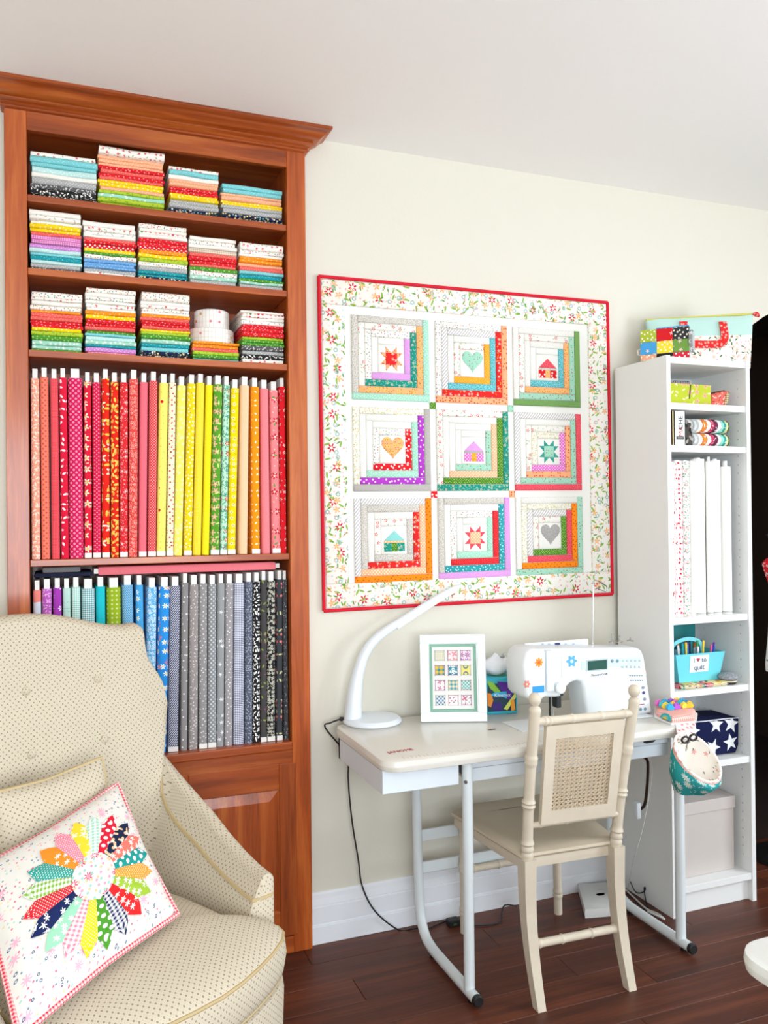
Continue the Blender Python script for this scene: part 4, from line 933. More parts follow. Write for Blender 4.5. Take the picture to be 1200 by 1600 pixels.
pats = [F('f3f0e0', ('ging', .006, 'c4be94'), ('dot', .004, .3, 'f3f0e0')), F('fbe9ea', ('flower', .022, .5, 4, 'ef9aa6', None, .0)), F('f6e4f0', ('flower', .02, .5, 6, 'a45a9c', 'd8a0c8', 0)),
 F('f6c84a', ('ging', .016, '2f9aa0')), F('f2f8f8', ('flower', .02, .55, 8, '1f8ea0', None, 0)), F('f6e78a', ('ring', .026, .18, .34, '6a8a92', 0)),
 F('faf0f0', ('flower', .02, .4, 4, 'd88aa8', None, 0)), F('f6e9b8', ('ging', .013, '4aa0c0')), F('eef6f4', ('ging', .008, '4ab0a8', 45)),
 F('fbf8f2', ('ging', .009, '3a7ab0', 45)), F('fbf6f6', ('dot', .011, .22, 'c86a8a', .6)), F('f8f4f4', ('flower', .026, .4, 4, 'e07a94', None, 0), ('dot', .009, .16, '6a8a92'))]
iw = FW/2-.046; z_hi = FH-.046; z_lo = .046; pw_ = 2*iw/3; ph_ = (z_hi-z_lo)/4
for r_ in range(4):
    for c_ in range(3):
        cx = -iw + pw_*(c_+.5); cz = z_hi - ph_*(r_+.5); s_ = min(pw_, ph_)*.34
        MB().box(cx-s_, cx+s_, -.0034, -.0026, cz-s_, cz+s_).build('stitched_square', pats[r_*3+c_], fr, None)
        mm = MB(); e_ = .0016
        for (x0, x1, z0, z1) in ((-s_-e_*2, s_+e_*2, s_, s_+e_), (-s_-e_*2, s_+e_*2, -s_-e_, -s_), (-s_-e_, -s_, -s_-e_*2, s_+e_*2), (s_, s_+e_, -s_-e_*2, s_+e_*2)): mm.box(cx+x0, cx+x1, -.0037, -.0026, cz+z0, cz+z1)
        mm.build('stitched_outline', plain('thread', ['a8a48a', 'b07a80', 'a06a94'][(r_+c_) % 3], .9), fr, None)
m = MB(); m.prism([(.0085, .03), (.075, .012), (.0085, .2)], -.03, .03, 'yz'); eb = m.build('easel_back', plain('grey_board', '8a8680', .8), fr, None)

# ---------------------------------------------------------------- tissue box
tb = thing('tissue_box', 'bright tropical print tissue box beside the picture frame', 'tissue box', (1.467, -.098, T), (0, 0, radians(-12)))
bs = .057; bh = .128
body = MB().box(-bs, bs, -bs, bs, 0, bh, .002).build('carton', plain('teal_card', '2fb0c4', .5), tb, None)
def flat(nm, pts, col, lift): MB().patch([(x*bs, z*bh) for x, z in pts], -bs-.0002, lift, .0002).build(nm, plain('printed_card', col, .5), tb, None)
flat('printed_leaf', [(-.9, .85), (.9, .85), (.9, .08), (-.9, .08)], '123a4c', .0004)
flat('printed_leaf', [(-.3, .9), (.7, .85), (.65, .35), (.25, .45), (.0, .62)], '5a1f9a', .0007)
flat('printed_leaf', [(-.95, .93), (-.55, .88), (.05, .55), (-.2, .52), (-.75, .72)], '8cc63c', .0009)
flat('printed_leaf', [(-.9, .5), (-.1, .5), (.3, .42), (.3, .62), (-.5, .6)], '38b6e4', .001)
flat('printed_leaf', [(-.95, .6), (-.7, .58), (-.55, .4), (-.7, .2), (-.9, .25)], 'f7922a', .0011)
flat('printed_leaf', [(-.7, .3), (-.1, .35), (.05, .1), (-.5, .08)], '3a1c7a', .0009)
flat('printed_leaf', [(.1, .14), (.9, .6), (.92, .45), (.35, .1)], 'd8e06a', .0011); flat('printed_leaf', [(.45, .9), (.95, .75), (.92, .62), (.55, .75)], '4a9a3a', .0011)
flat('printed_leaf', [(.55, .36), (.78, .40), (.86, .1), (.6, .08)], 'f7a02a', .0013); flat('printed_leaf', [(.2, .2), (.55, .28), (.6, .1), (.2, .09)], '0c1c2c', .001)
text_mesh('lettering', 'Kleenex', .018, plain('white_ink', 'e8f4f8', .6), tb, Matrix.Translation((.002, -bs-.0016, bh*.52)) @ FRONT, .0002)
MB().lathe([(.034, bh+.0005), (.034, bh+.0012)], 20).build('opening', plain('green_card', '3a8a5a', .5), tb)
rg = random.Random(5); m = MB()
def tis(i, j):
    a = 2*pi*i/16; t = j/7; r = (.016 + .030*sin(pi*min(1, t*1.15))**.8*(1-t*.25)) * (1 + .28*sin(3*a+j*.7) + .12*sin(7*a+1)); 
    return (r*cos(a)*1.25 - .004 + .016*t*t, r*sin(a)*.7, bh + .070*t + .010*sin(2*a+1)*t)
m.grid(16, 8, tis, None, cu=True); m.build('tissue', plain('tissue_paper', 'f6f7fa', .9), tb, 80)
# ---------------------------------------------------------------- sewing machine (its bed sunk level with the desk)
MY0, MY1 = -.365, -.262
def mp(x, y, Y=MY0): p = onY(x, y, Y); return (p.x, p.z)
smx = mp(915, 1100)[0]
sm = thing('sewing_machine', 'white computerised sewing machine with small green screen and flower stickers', 'sewing machine', (smx, -.31, T)); smo = Vector((smx, -.31, T))
class SB(DB): off = smo
M_MW = plain('white_machine_plastic', 'e9eef0', .32, var=.01); M_MG = plain('pale_machine_panel', 'd3e4ea', .4, var=.01); M_MD = plain('dark_plastic', '22282a', .4); M_CHR = plain('chrome', 'c8c8c8', .15, 1)
def bev_prism(m, pts, y0, y1, b):
    n = len(pts); ins = inset_poly(pts, b); rows = [(ins, y0), (inset_poly(pts, b*.3), y0+b*.3), (pts, y0+b), (pts, y1-b), (inset_poly(pts, b*.3), y1-b*.3), (ins, y1)]
    V = [(p[0], y, p[1]) for P_, y in rows for p in P_]
    m.add(V, [(k*n+i, k*n+(i+1) % n, (k+1)*n+(i+1) % n, (k+1)*n+i) for k in range(5) for i in range(n)] + [tuple(range(n)), tuple(5*n+i for i in range(n))[::-1]])
ol = [mp(*p) for p in [(846, 1014), (905, 1013), (998, 1013), (1004, 1017), (1008, 1028), (1013, 1065), (1018, 1098)]]
ol += [(ol[-1][0]+.008, T+.001), (mp(918, 1100)[0], T+.001)] + [mp(*p) for p in [(914, 1095), (912, 1075), (909, 1066), (902, 1064), (893, 1067), (886, 1074), (881, 1086), (875, 1090), (846, 1090)]]
m = SB(); bev_prism(m, ol[::-1], MY0, MY1, .012); m.build('arm_and_pillar', M_MW, sm, 50)
hl = [mp(*p, MY0-.02) for p in [(822, 1020), (830, 1014), (850, 1014), (853, 1020), (853, 1088), (846, 1094), (826, 1092), (820, 1085), (817, 1040)]]
m = SB(); bev_prism(m, hl, MY0-.022, MY1-.005, .010); m.build('machine_head', M_MW, sm, 50)
x0, z0 = mp(855, 1088, MY0-.014); x1, z1 = mp(866, 1016, MY0-.014)
SB().box(x0, x1, MY0-.016, MY0+.02, z0+.015, z1, .004, 2).build('thread_guide_cover', M_MW, sm)
for px in (858, 866, 878):
    a, b = mp(px, 1024), mp(px, 1060); SB().tube([(a[0], MY0-.0165 if px < 870 else MY0-.001, a[1]), (b[0], MY0-.0165 if px < 870 else MY0-.001, b[1])], .0012, 6).build('thread_guide_rib', M_MW, sm)
# bed and needle plate
SB().box(mp(832, 1100)[0]-.06, ol[6][0]-.02, MY0-.035, MY1, T+.0004, T+.0030, .0008).build('machine_bed', M_MW, sm)
nx_, nz_ = mp(864, 1092, -.33)
SB().tube([(nx_, -.33, T+.045), (nx_, -.33, T+.10)], .004, 10).build('needle_bar', M_CHR, sm); SB().tube([(nx_, -.33, T+.005), (nx_, -.33, T+.046)], .0011, 6).build('needle', M_CHR, sm)
SB().tube([(nx_-.006, -.32, T+.014), (nx_-.006, -.32, T+.10)], .0038, 10).box(nx_-.018, nx_+.008, -.355, -.305, T+.004, T+.008).box(nx_-.010, nx_-.002, -.33, -.31, T+.008, T+.02).build('presser_foot', M_MD, sm)
SB().box(nx_-.035, nx_+.045, -.375, -.275, T+.0031, T+.0040, .0003).build('needle_plate', M_CHR, sm)
SB().box(nx_-.004, nx_+.014, -.36, -.33, T+.055, T+.10, .002).build('needle_threader', M_MD, sm)
kx, kz = mp(877, 1074, MY0-.01)
SB().lathe([(.017, -.012), (.019, .0), (.019, .016), (.015, .020), (0, .020)], 20, (kx-.008, MY0-.005, kz), 'y').build('thread_dial', M_MW, sm)
SB().lathe([(.005, 0), (.005, .004), (0, .004)], 12, (mp(877, 1085, MY0)[0], MY0-.0005, mp(877, 1085)[1]), 'y').build('dial_screw', M_MD, sm)
def face(nm, px, mat, y=MY0, t=.0016, par=None, bev=.0008):
    a, b = mp(px[0], px[3]), mp(px[2], px[1]); return SB().box(a[0], b[0], y-t, y+.001, a[1], b[1], bev).build(nm, mat, par or sm)
face('control_panel', (908, 1025, 1003, 1047), M_MG)
t_ = NT('screen_glass'); t_.b.inputs['Base Color'].default_value = c4('2f5a52'); t_.b.inputs['Roughness'].default_value = .15
face('screen_frame', (915.5, 1028.5, 949.5, 1049.5), plain('screen_bezel', 'b8c8cc', .4), t=.0022); face('screen', (918, 1030.5, 947.5, 1047.5), t_.m, t=.0030)
face('name_plate', (920, 1051, 952, 1057), M_WL, t=.0014)
a = mp(936, 1054); text_mesh('lettering', 'Memory Craft', .0115, M_MD, sm, Matrix.Translation(Vector((a[0], MY0-.0018, a[1]))-smo) @ FRONT, .0002)
def btn(px, py, r, mat, nm='button'): a = mp(px, py); SB().lathe([(r, 0), (r, .002), (0, .0028)], 12, (a[0], MY0-.001, a[1]), 'y').build(nm, mat, sm)
M_BT = plain('blue_grey_button', '6f94a4', .4); M_BL2 = plain('light_button', 'b4cad2', .4)
for px, mt in ((956, M_BT), (964, M_BT)): btn(px, 1032.5, .006, mt)
for k in range(5):
    for j in range(2): btn(973+k*6.5, 1032+j*10, .0045, M_BL2)
for k in range(6):
    for j in range(2): btn(984+k*3.7+j*1.2, 1055.5+j*7.5, .0022, M_BT)
for px, py, c in ((1004.5, 1074, '8a94a0'), (1005.5, 1082, '4a3f7a'), (1007, 1092, '8a94a0')): btn(px, py, .0055, plain('coloured_button', c, .4))
face('red_label', (998, 1099.5, 1007, 1101.5), M_REDINK, t=.0012)
btn(1000.5, 1108, .005, M_BT); btn(1007.5, 1107.5, .005, M_BT)
def sticker(px, py, r, n, col, cen, Y=MY0, nm='flower_sticker'):
    a = mp(px, py, Y); P = [(a[0]+r*(.80+.20*cos(n*k*2*pi/40))*cos(k*2*pi/40), a[1]+r*(.80+.20*cos(n*k*2*pi/40))*sin(k*2*pi/40)) for k in range(40)]
    o = SB().prism(P, Y-.0016, Y-.0004).build(nm, plain('sticker', col, .5), sm, None)
    SB().lathe([(r*.3, 0), (r*.3, .0006)], 12, (a[0], Y-.0016, a[1]), 'y').build('sticker_center', plain('sticker', cen, .5), o)
sticker(842, 1035, .017, 8, 'f2962a', 'e8641c', MY0-.022); sticker(893, 1033, .021, 6, '5ab0e0', 'cfeaf8'); sticker(823, 1069, .013, 6, 'e07a6a', 'f4dcc8', MY0-.022)
a, b = mp(832, 1083, MY0-.022), mp(850, 1071, MY0-.022); SB().box(a[0], b[0], MY0-.0236, MY0-.022, a[1], b[1]).build('blue_label', plain('sticker', '2a9ae0', .5), sm, None)
# raised lid with stitch chart, spool pins and thread guide
a = onY(820, 1022, MY1); b = onY(919, 998, MY1)
lid = SB().box(a.x, b.x, MY1-.002, MY1+.010, .958, b.z, .003, 2).build('lid', M_MW, sm)
a2, b2 = onY(840, 1016, MY1-.003), onY(910, 1002, MY1-.003)
SB().box(a2.x, b2.x, MY1-.0035, MY1-.002, a2.z+.004, b2.z).build('stitch_chart', plain('stitch_chart_print', 'd6e0f0', .5), lid, None)
c = onY(871, 1007, MY1-.004); SB().box(c.x-.010, c.x+.010, MY1-.005, MY1-.0035, c.z-.006, c.z+.006).build('chart_mark', plain('ink_blue', '2a2f6a', .5), lid, None)
for px in (848, 858, 884, 896): c = onY(px, 1008, MY1-.004); SB().box(c.x-.004, c.x+.004, MY1-.0045, MY1-.0035, c.z-.004, c.z+.006).build('chart_mark', plain('ink_grey', 'a8b4c8', .5), lid, None)
SB().tube([onY(x, y, MY1-.02) for x, y in [(926, 1016), (926.5, 960), (927, 909), (930, 906), (937, 909), (948, 916), (949, 922), (946, 924), (932, 918.5)]], .0024, 8).build('thread_guide', M_CHR, sm)
ztop = ol[1][1]
for px, h in ((957, .030), (968, .022), (985, .012)):
    xx = onY(px, 1012, -.30).x; SB().lathe([(.012, 0), (.012, .004), (.003, .006), (.003, h), (0, h+.001)], 12, (xx, -.30, ztop-.001)).build('spool_pin', M_CHR, sm)
hx = ol[5][0]; SB().lathe([(.030, 0), (.032, .004), (.032, .010), (.028, .012), (0, .012)], 24, (hx-.002, -.312, T+.135), 'x').build('handwheel', M_MW, sm)
# knee lifter under the desk
kl = thing('knee_lifter', 'bent dark metal knee lifter bar with white pad under the desk', 'knee lifter', onY(1008, 1200, -.40)); kof = Vector(kl.location)
kp = [onY(x, y, -.40) - kof for x, y in [(985, 1180), (996, 1180), (1006, 1183), (1012, 1190), (1012, 1215), (1010, 1240), (1007.5, 1256), (1004, 1262), (997, 1265)]]
MB().tube([kp[0] + Vector((-.02, .10, -.022)), kp[0] + Vector((-.01, .03, -.022))] + bez(kp, 3), .0052, 8).build('bar', plain('dark_bronze', '3a2a22', .3, .8), kl)
pd = kp[-1]; MB().box(pd.x-.012, pd.x+.004, pd.y-.012, pd.y+.012, pd.z-.028, pd.z+.026, .003, 2).build('knee_pad', M_WL, kl)

# ---------------------------------------------------------------- bamboo-style cane back chair
M_CH = plain('aged_ivory_paint', 'd9cdb8', .42, var=.16, nscale=22, bump=.06); M_CANE = plain('cane', 'd6c0a2', .6, var=.15, nscale=60)
dc = thing('dining_chair', 'ivory bamboo-style wooden chair with woven cane back at desk', 'chair', (1.46, -.38, 0)); dco = Vector((1.46, -.38, 0))
class HB(DB): off = dco
def bamboo(pts, r, knots, n=14):
    """turned rod with raised bamboo rings at the given fractions"""
    P = bez([Vector(p) for p in pts], 72//(len(pts)-1)); R = []
    N = len(P)
    for i in range(N):
        f = i/(N-1); k = r
        for q_ in knots:
            d = abs(f-q_)*N; k = max(k, r*(1+.30*math.exp(-(d/.75)**2)))
        R.append(k)
    return P, R
feet = {'rl': Vector((1.308, -.624, 0)), 'rr': Vector((1.621, -.634, 0)), 'fr': Vector((1.688, -.135, 0)), 'fl': Vector((1.311, -.13, 0))}
SZ = .425
seatc = {'rl': Vector((1.300, -.575, SZ)), 'rr': Vector((1.605, -.590, SZ)), 'fr': Vector((1.668, -.155, SZ)), 'fl': Vector((1.300, -.150, SZ))}
ptop = {'rl': onY(836, 1112, -.628), 'rr': onY(991, 1098, -.640)}
for k in ('rl', 'rr'):      # square tapered rear legs
    a, b = feet[k], seatc[k]; m = HB(); n = 8
    for i in range(n):
        t0, t1 = i/n, (i+1)/n
        def sec(t): c = a.lerp(b, t) + Vector((0, .022*sin(pi*t), 0)); h = .0135 + .0065*t; return [c+Vector((sx*h, sy*h*1.15, 0)) for sx, sy in ((-1,-1),(1,-1),(1,1),(-1,1))]
        A_, B_ = sec(t0), sec(t1); m.add(A_+B_, [(j, (j+1) % 4, 4+(j+1) % 4, 4+j) for j in range(4)] + ([(3,2,1,0)] if i == 0 else []) + ([(4,5,6,7)] if i == n-1 else []))
    m.build('leg', M_CH, dc, 30)
    P, R = bamboo([b + Vector((0, 0, -.005)), b.lerp(ptop[k], .33) + Vector((0, .006, 0)), b.lerp(ptop[k], .66) + Vector((0, .006, 0)), ptop[k]], .0165, [.035, .075, .115, .36, .39, .66, .69]); HB().tube(P, R, 16).build('back_post', M_CH, dc, 50)
    c = ptop[k]; HB().lathe([(.0165, -.004), (.018, .006), (.014, .014), (.009, .017), (.015, .024), (.0185, .034), (.017, .046), (.010, .054), (0, .056)], 18, c).build('finial', M_CH, dc, 60)
for k in ('fl', 'fr'):
    P, R = bamboo([feet[k], feet[k].lerp(seatc[k], .5), seatc[k]], .015, [.16, .20, .52, .56, .92]); HB().tube(P, R, 14).build('leg', M_CH, dc, 50)
def rod(a, b, r, kn, nm): P, R = bamboo([a, a.lerp(b, .5), b], r, kn); HB().tube(P, R, 12).build(nm, M_CH, dc, 50)
L_ = lambda k, t: seatc[k].lerp(ptop[k], t)
rod(L_('rl', .93), L_('rr', .93), .0125, [.10, .14, .37, .66, .90], 'top_rail'); rod(L_('rl', .225), L_('rr', .225), .0095, [.12, .4, .7, .9], 'lower_rail')
F_ = lambda k, t: feet[k].lerp(seatc[k], t) + Vector((0, .022*sin(pi*t), 0))
rod(F_('rl', .40), F_('rr', .40), .0125, [.05, .09, .34, .67, .93], 'stretcher')
rod(feet['fl'].lerp(seatc['fl'], .52), feet['fr'].lerp(seatc['fr'], .52), .0125, [.1, .36, .64, .9], 'stretcher')
# seat: apron frame and dished seat board
so = [(seatc['rl'].x-.018, seatc['rl'].y+.004), (seatc['rr'].x+.018, seatc['rr'].y+.004), (seatc['fr'].x+.02, seatc['fr'].y+.012), (seatc['fr'].x-.03, seatc['fr'].y+.026), (seatc['fl'].x+.03, seatc['fl'].y+.026), (seatc['fl'].x-.05, seatc['fl'].y-.02)]
m = HB(); slab(m, inset_poly(so, .004), SZ-.035, SZ-.004, .004); m.build('seat_apron', M_CH, dc, 30)
n = len(so); m = HB(); V = []; rows = [(.004, SZ-.004), (-.004, SZ+.004), (-.002, SZ+.012), (.010, SZ+.018), (.05, SZ+.018), (.09, SZ+.016)]
pol = [inset_poly(so, d) for d, z in rows]; V = [(p[0], p[1], rows[k][1]) for k in range(6) for p in pol[k]]
m.add(V, [(k*n+i, k*n+(i+1) % n, (k+1)*n+(i+1) % n, (k+1)*n+i) for k in range(5) for i in range(n)] + [tuple(5*n+i for i in range(n))]); m.build('seat', plain('ivory_seat_paint', 'd2c4ac', .45, var=.1), dc, 40)
# framed cane panel in a plane just behind the posts
pa = L_('rl', .90) + Vector((.036, -.004, 0)); pb = L_('rr', .90) + Vector((-.036, -.004, 0)); pc = L_('rl', .235) + Vector((.030, -.012, 0)); pd = L_('rr', .235) + Vector((-.030, -.012, 0))
def pan(u, v, d=0.0):
    p = pc.lerp(pd, u).lerp(pa.lerp(pb, u), v); nn = (pd-pc).cross(pa-pc).normalized(); return p - nn*d*(-1)
fwid = (pb-pa).length; fu = .034/fwid; fv = .040/(pa-pc).length
def quad_bar(m, u0, u1, v0, v1, t=.0085):
    P = [pan(u0, v0, -t), pan(u1, v0, -t), pan(u1, v1, -t), pan(u0, v1, -t), pan(u0, v0, t), pan(u1, v0, t), pan(u1, v1, t), pan(u0, v1, t)]
    m.add(P, [(0,1,2,3),(7,6,5,4),(0,4,5,1),(1,5,6,2),(2,6,7,3),(3,7,4,0)])
for r_ in ((0, fu, 0, 1), (1-fu, 1, 0, 1), (fu, 1-fu, 0, fv), (fu, 1-fu, 1-fv, 1)):
    m = HB(); quad_bar(m, *r_); m.build('back_frame', M_CH, dc, None)
m = HB(); NX_, NZ_ = 13, 19; u0, u1, v0, v1 = fu*.9, 1-fu*.9, fv*.9, 1-fv*.9
def strand(ua, va, ub, vb, w, d):
    a, b = pan(ua, va, d), pan(ub, vb, d); t = (b-a).normalized(); nn = (pd-pc).cross(pa-pc).normalized(); s_ = t.cross(nn)*w
    m.add([a-s_, a+s_, b+s_, b-s_, a-s_+nn*.0012, a+s_+nn*.0012, b+s_+nn*.0012, b-s_+nn*.0012], [(0,1,2,3),(7,6,5,4),(0,4,5,1),(1,5,6,2),(2,6,7,3),(3,7,4,0)])
ww = .0008
for i in range(NX_+1):
    for o_ in (-.17, .17):
        u = u0+(u1-u0)*(i+o_)/NX_
        if u0 <= u <= u1: strand(u, v0, u, v1, ww, 0)
for j in range(NZ_+1):
    for o_ in (-.17, .17):
        v = v0+(v1-v0)*(j+o_)/NZ_
        if v0 <= v <= v1: strand(u0, v, u1, v, ww, .0006)
for s in range(-NZ_-1, NX_+1):         # diagonals round the octagonal holes
    k = s+.5; ja, jb = max(0.0, -k), min(float(NZ_), NX_-k)
    if jb-ja < .3: continue
    for dr_ in (1, -1):
        va, vb = (ja, jb) if dr_ > 0 else (NZ_-ja, NZ_-jb)
        strand(u0+(u1-u0)*(k+ja)/NX_, v0+(v1-v0)*va/NZ_, u0+(u1-u0)*(k+jb)/NX_, v0+(v1-v0)*vb/NZ_, .0009, .0012*dr_)
m.build('cane_panel', M_CANE, dc, None)
# ---------------------------------------------------------------- white bookcase
SX0, SX1, SY0, SY1, SH = 2.0423, 2.4276, -.329, -.030, 2.02
M_SW = plain('white_melamine', 'f3f4f2', .45, var=.015); PT_ = .018
wb = thing('bookcase', 'tall narrow white bookcase with open shelves beside the sewing desk', 'bookcase', (SX0, SY0, 0)); 
class WB(DB): off = Vector((SX0, SY0, 0))
WB().box(SX0, SX0+PT_, SY0, SY1, 0, SH, .0012).build('side_panel', M_SW, wb, None)
m = WB(); m.box(SX1-PT_+.006, SX1, SY0, SY1, 0, SH)           # inner face drilled with two rows of peg holes
hz = [.16 + k*.032 for k in range(57)]; hr = .003; hy = (SY0+.045, SY1-.06)
for y0, y1 in ((SY0, hy[0]-hr), (hy[0]+hr, hy[1]-hr), (hy[1]+hr, SY1)): m.box(SX1-PT_, SX1-PT_+.006, y0, y1, 0, SH)
for y in hy:
    for z0, z1 in zip([0]+[z+hr for z in hz], [z-hr for z in hz]+[SH]): m.box(SX1-PT_, SX1-PT_+.006, y-hr, y+hr, z0, z1)
m.build('side_panel', M_SW, wb, None)
WB().box(SX0+PT_, SX1-PT_, SY0+.003, SY1, SH-.028, SH-.004, .001).build('top_board', M_SW, wb, None)
WB().box(SX0+PT_, SX1-PT_, SY1-.008, SY1, .0, SH-.028).build('back_panel', plain('white_hardboard', 'dde2e4', .6), wb, None)
WS = [1.850, 1.697, 1.072, .808, .540]
for z in WS: WB().box(SX0+PT_, SX1-PT_, SY0+.006, SY1-.008, z-.024, z, .001).build('shelf', M_SW, wb, None)
WB().box(SX0+PT_, SX1-PT_, SY0+.003, SY1-.008, .080, .104, .001).build('shelf', M_SW, wb, None)
WB().box(SX0+PT_, SX1-PT_, SY0+.025, SY0+.04, 0, .080).build('plinth', M_SW, wb, None)
IX0, IX1 = SX0+PT_, SX1-PT_
def sx(px, py, Y): return onY(px, py, Y).x
# --- on top: patchwork box and a zipped tote
YT = -.20
a, b = onY(1007, 530, -.085), onY(1171, 530, -.085)
tz = SH-.0032
tote = thing('tote_bag', 'mint and floral zipped tote bag with red handles on white bookcase', 'bag', ((a.x+b.x)/2-.024, -.118, SH+.0006), (0, 0, radians(-17)))
tw = .185; th_ = .205; td = .046; TWD = ((b.x-a.x)/2-.002)*.835
def tb_(i, j):
    f_ = j/8; w = TWD*(.90+.10*f_); d = td*(1-f_)**.6*.9 + .006; ang = 2*pi*i/32; sx_ = cos(ang); sy_ = sin(ang)
    x = w*(abs(sx_)**.35)*(1 if sx_ > 0 else -1); y = d*(abs(sy_)**.5)*(1 if sy_ > 0 else -1)
    return (x, y, th_*f_ + .004*sin(3*x*10)*f_ + .014*f_*x/TWD)
M_TF = F('f6efe2', ('leaf', .022, .32, .12, '4a7a4a', .9, .6), ('flower', .026, .3, 5, 'f6b8a0', None, .9, .6), ('leaf', .017, .25, .1, 'e8909a', .9, .5))
M_TM = F('bfe0d6', ('stripe', .004, .15, 90, 'b0d6ca'))
m = MB(); m.grid(32, 9, lambda i, j: tb_(i, j*.62), lambda i, j: (tb_(i % 32, j*.62)[0], tb_(i % 32, j*.62)[2]), cu=True); m.add([tb_(i, 0) for i in range(32)], [tuple(range(32))]); m.build('lower_body', M_TF, tote, 60)
m = MB(); m.grid(32, 9, lambda i, j: tb_(i, 8*.62+j*.38), lambda i, j: (tb_(i % 32, 8*.62+j*.38)[0], tb_(i % 32, 8*.62+j*.38)[2]), cu=True); m.build('upper_band', M_TM, tote, 60)
MB().tube([(x/10*TWD*.99, 0, th_+.003+.014*x/10) for x in range(-10, 11)], .005, 6).build('zip', F('d3cf6a'), tote)
M_TR = F('df2b2b', ('flower', .016, .34, 5, 'f6b4a8', None, .8))
def ybody(z): f_ = min(1, z/th_); return -(td*(1-f_)**.6*.9+.006)
for px0, px1 in ((-.075, .085),):
    P = [(px0, .185), (px0, .12), (px0+.012, .10), (px0+.035, .092), (px1-.035, .092), (px1-.012, .10), (px1, .12), (px1, .185)]
    P = [(p.x, p.y) for p in bez([Vector((x, z, 0)) for x, z in P], 5)]
    m = MB(); hw2 = .015; V = []
    for k, (x, z) in enumerate(P):
        t0 = Vector(P[max(0, k-1)]); t1 = Vector(P[min(len(P)-1, k+1)]); d = (t1-t0).normalized(); nn = Vector((-d.y, d.x))*hw2
        for s_ in (1, -1):
            q_ = Vector((x, z))+nn*s_; V.append((q_.x, ybody(q_.y)-.004, q_.y))
        for s_ in (-1, 1):
            q_ = Vector((x, z))+nn*s_; V.append((q_.x, ybody(q_.y)-.009, q_.y))
    n = len(P); m.add(V, [(4*k+e, 4*k+(e+1) % 4, 4*(k+1)+(e+1) % 4, 4*(k+1)+e) for k in range(n-1) for e in range(4)] + [(0,1,2,3), (4*n-1, 4*n-2, 4*n-3, 4*n-4)]); m.build('handle', M_TR, tote, 50)
for k, c in enumerate(('2c2c30', 'f4ead8', 'f4ead8', 'e0302c', 'f6b89a', 'bfe0d6')):
    x0 = -.05+k*.031; MB().box(x0, x0+.030, -td-.0045, -td+.006, .002, .026, .001).build('patch', F(c, ('dot', .01, .22, 'fbeee0', .8)), tote, None)
MB().tube([(TWD, -.004, th_+.018), (TWD+.012, -.008, th_+.014), (TWD+.022, -.012, th_+.004)], [.006, .011, .004], 8).build('zip_tassel', M_TR, tote)
pbx = thing('patchwork_box', 'small patchwork fabric box with grey end on the white bookcase', 'fabric box', (0, 0, tz), (0, 0, radians(4)))
pw3 = .185; pbx.location = (onY(1043, 545, -.245).x, -.245, tz); pbx.rotation_euler = (0, 0, radians(-46)); pbh = .115
cols3 = [['b4c43a', 'e0262c', '3a3a3a'], ['4fa6e0', 'f8e03a', '7aa44e'], ['f4b08a', '2a2a2a', 'e0304a']]
MB().box(-pw3/2+.002, pw3/2-.012, -.034, .026, .0, pbh-.002, .004).build('box_body', F('cfd8d8'), pbx)
for r_ in range(3):
    for c_ in range(3):
        x0 = -pw3/2 + c_*(pw3-.012)/3; z1_ = pbh - r_*.046; z0_ = max(.001, z1_-.046)
        MB().box(x0+.0004, x0+(pw3-.012)/3-.0004, -.038, -.033, z0_+.0004, z1_-.0004, .0012).build('patch', F(cols3[r_][c_], ('dot', .014, .24, 'fbf4e4', .5) if (r_+c_) % 2 == 0 else ('flower', .024, .3, 5, 'f8d8d0', None, .7, .6)), pbx, None)
MB().lathe([(.040, 0), (.042, .004), (.042, .010), (.040, .014)], 20, (pw3/2-.014, -.006, pbh/2+.006), 'x').build('end_panel', F('9a9e9c', ('flower', .03, .4, 6, 'e8ecec', None, .6)), pbx)
MB().box(-pw3/2+.055, pw3/2-.014, -.03, .022, pbh-.002, pbh+.006, .003).build('lid', F('4fa6e0', ('dot', .012, .25, 'f2f8fb')), pbx)
MB().tube([(-pw3/2-.002, -.01, .05), (-pw3/2-.012, -.01, .047), (-pw3/2-.012, -.01, .03), (-pw3/2-.002, -.01, .028)], .003, 6).build('ribbon_loop', F('f2ece4'), pbx)
# --- top shelf: green floral pouch and red patterned pouch
z = WS[0]; Y = SY0+.05
a, b = onY(1045, 610, Y).x, onY(1111, 610, Y).x; a = max(a, IX0+.004)
gp = thing('fabric_basket', 'lime green rose print fabric basket on the upper white shelf', 'basket', ((a+b)/2, Y, z+.0008)); gw = (b-a)/2; M_GP = F('b8c238', ('flower', .035, .34, 5, 'f4a8a0', 'e88a7a', .7, .8), ('leaf', .026, .3, .13, 'e8ecb0', .9, .7))
m = MB(); hgt = .078; t4 = .004
for (x0, x1, y0, y1) in ((-gw, gw, 0, t4), (-gw, gw, .12-t4, .12), (-gw, -gw+t4, t4, .12-t4), (gw-t4, gw, t4, .12-t4)): m.box(x0, x1, y0, y1, 0, hgt, .001)
m.box(-gw+t4, gw-t4, t4, .12-t4, 0, .004); m.build('basket_wall', M_GP, gp, None)
MB().tube([(gw*.02, -.0015, hgt-.002), (gw*-.02, -.0022, hgt-.03), (gw*-.05, -.0015, hgt-.055)], .0016, 6).build('tie', M_BLK, gp)
nb = thing('notebook', 'spiral bound notebook lying in the green fabric basket', 'notebook', ((a+b)/2-.02, Y+.02, z+.0785)); MB().box(-.04, .045, .0, .085, 0, .006, .001).build('pages', plain('paper', 'efe9da', .8), nb, None)
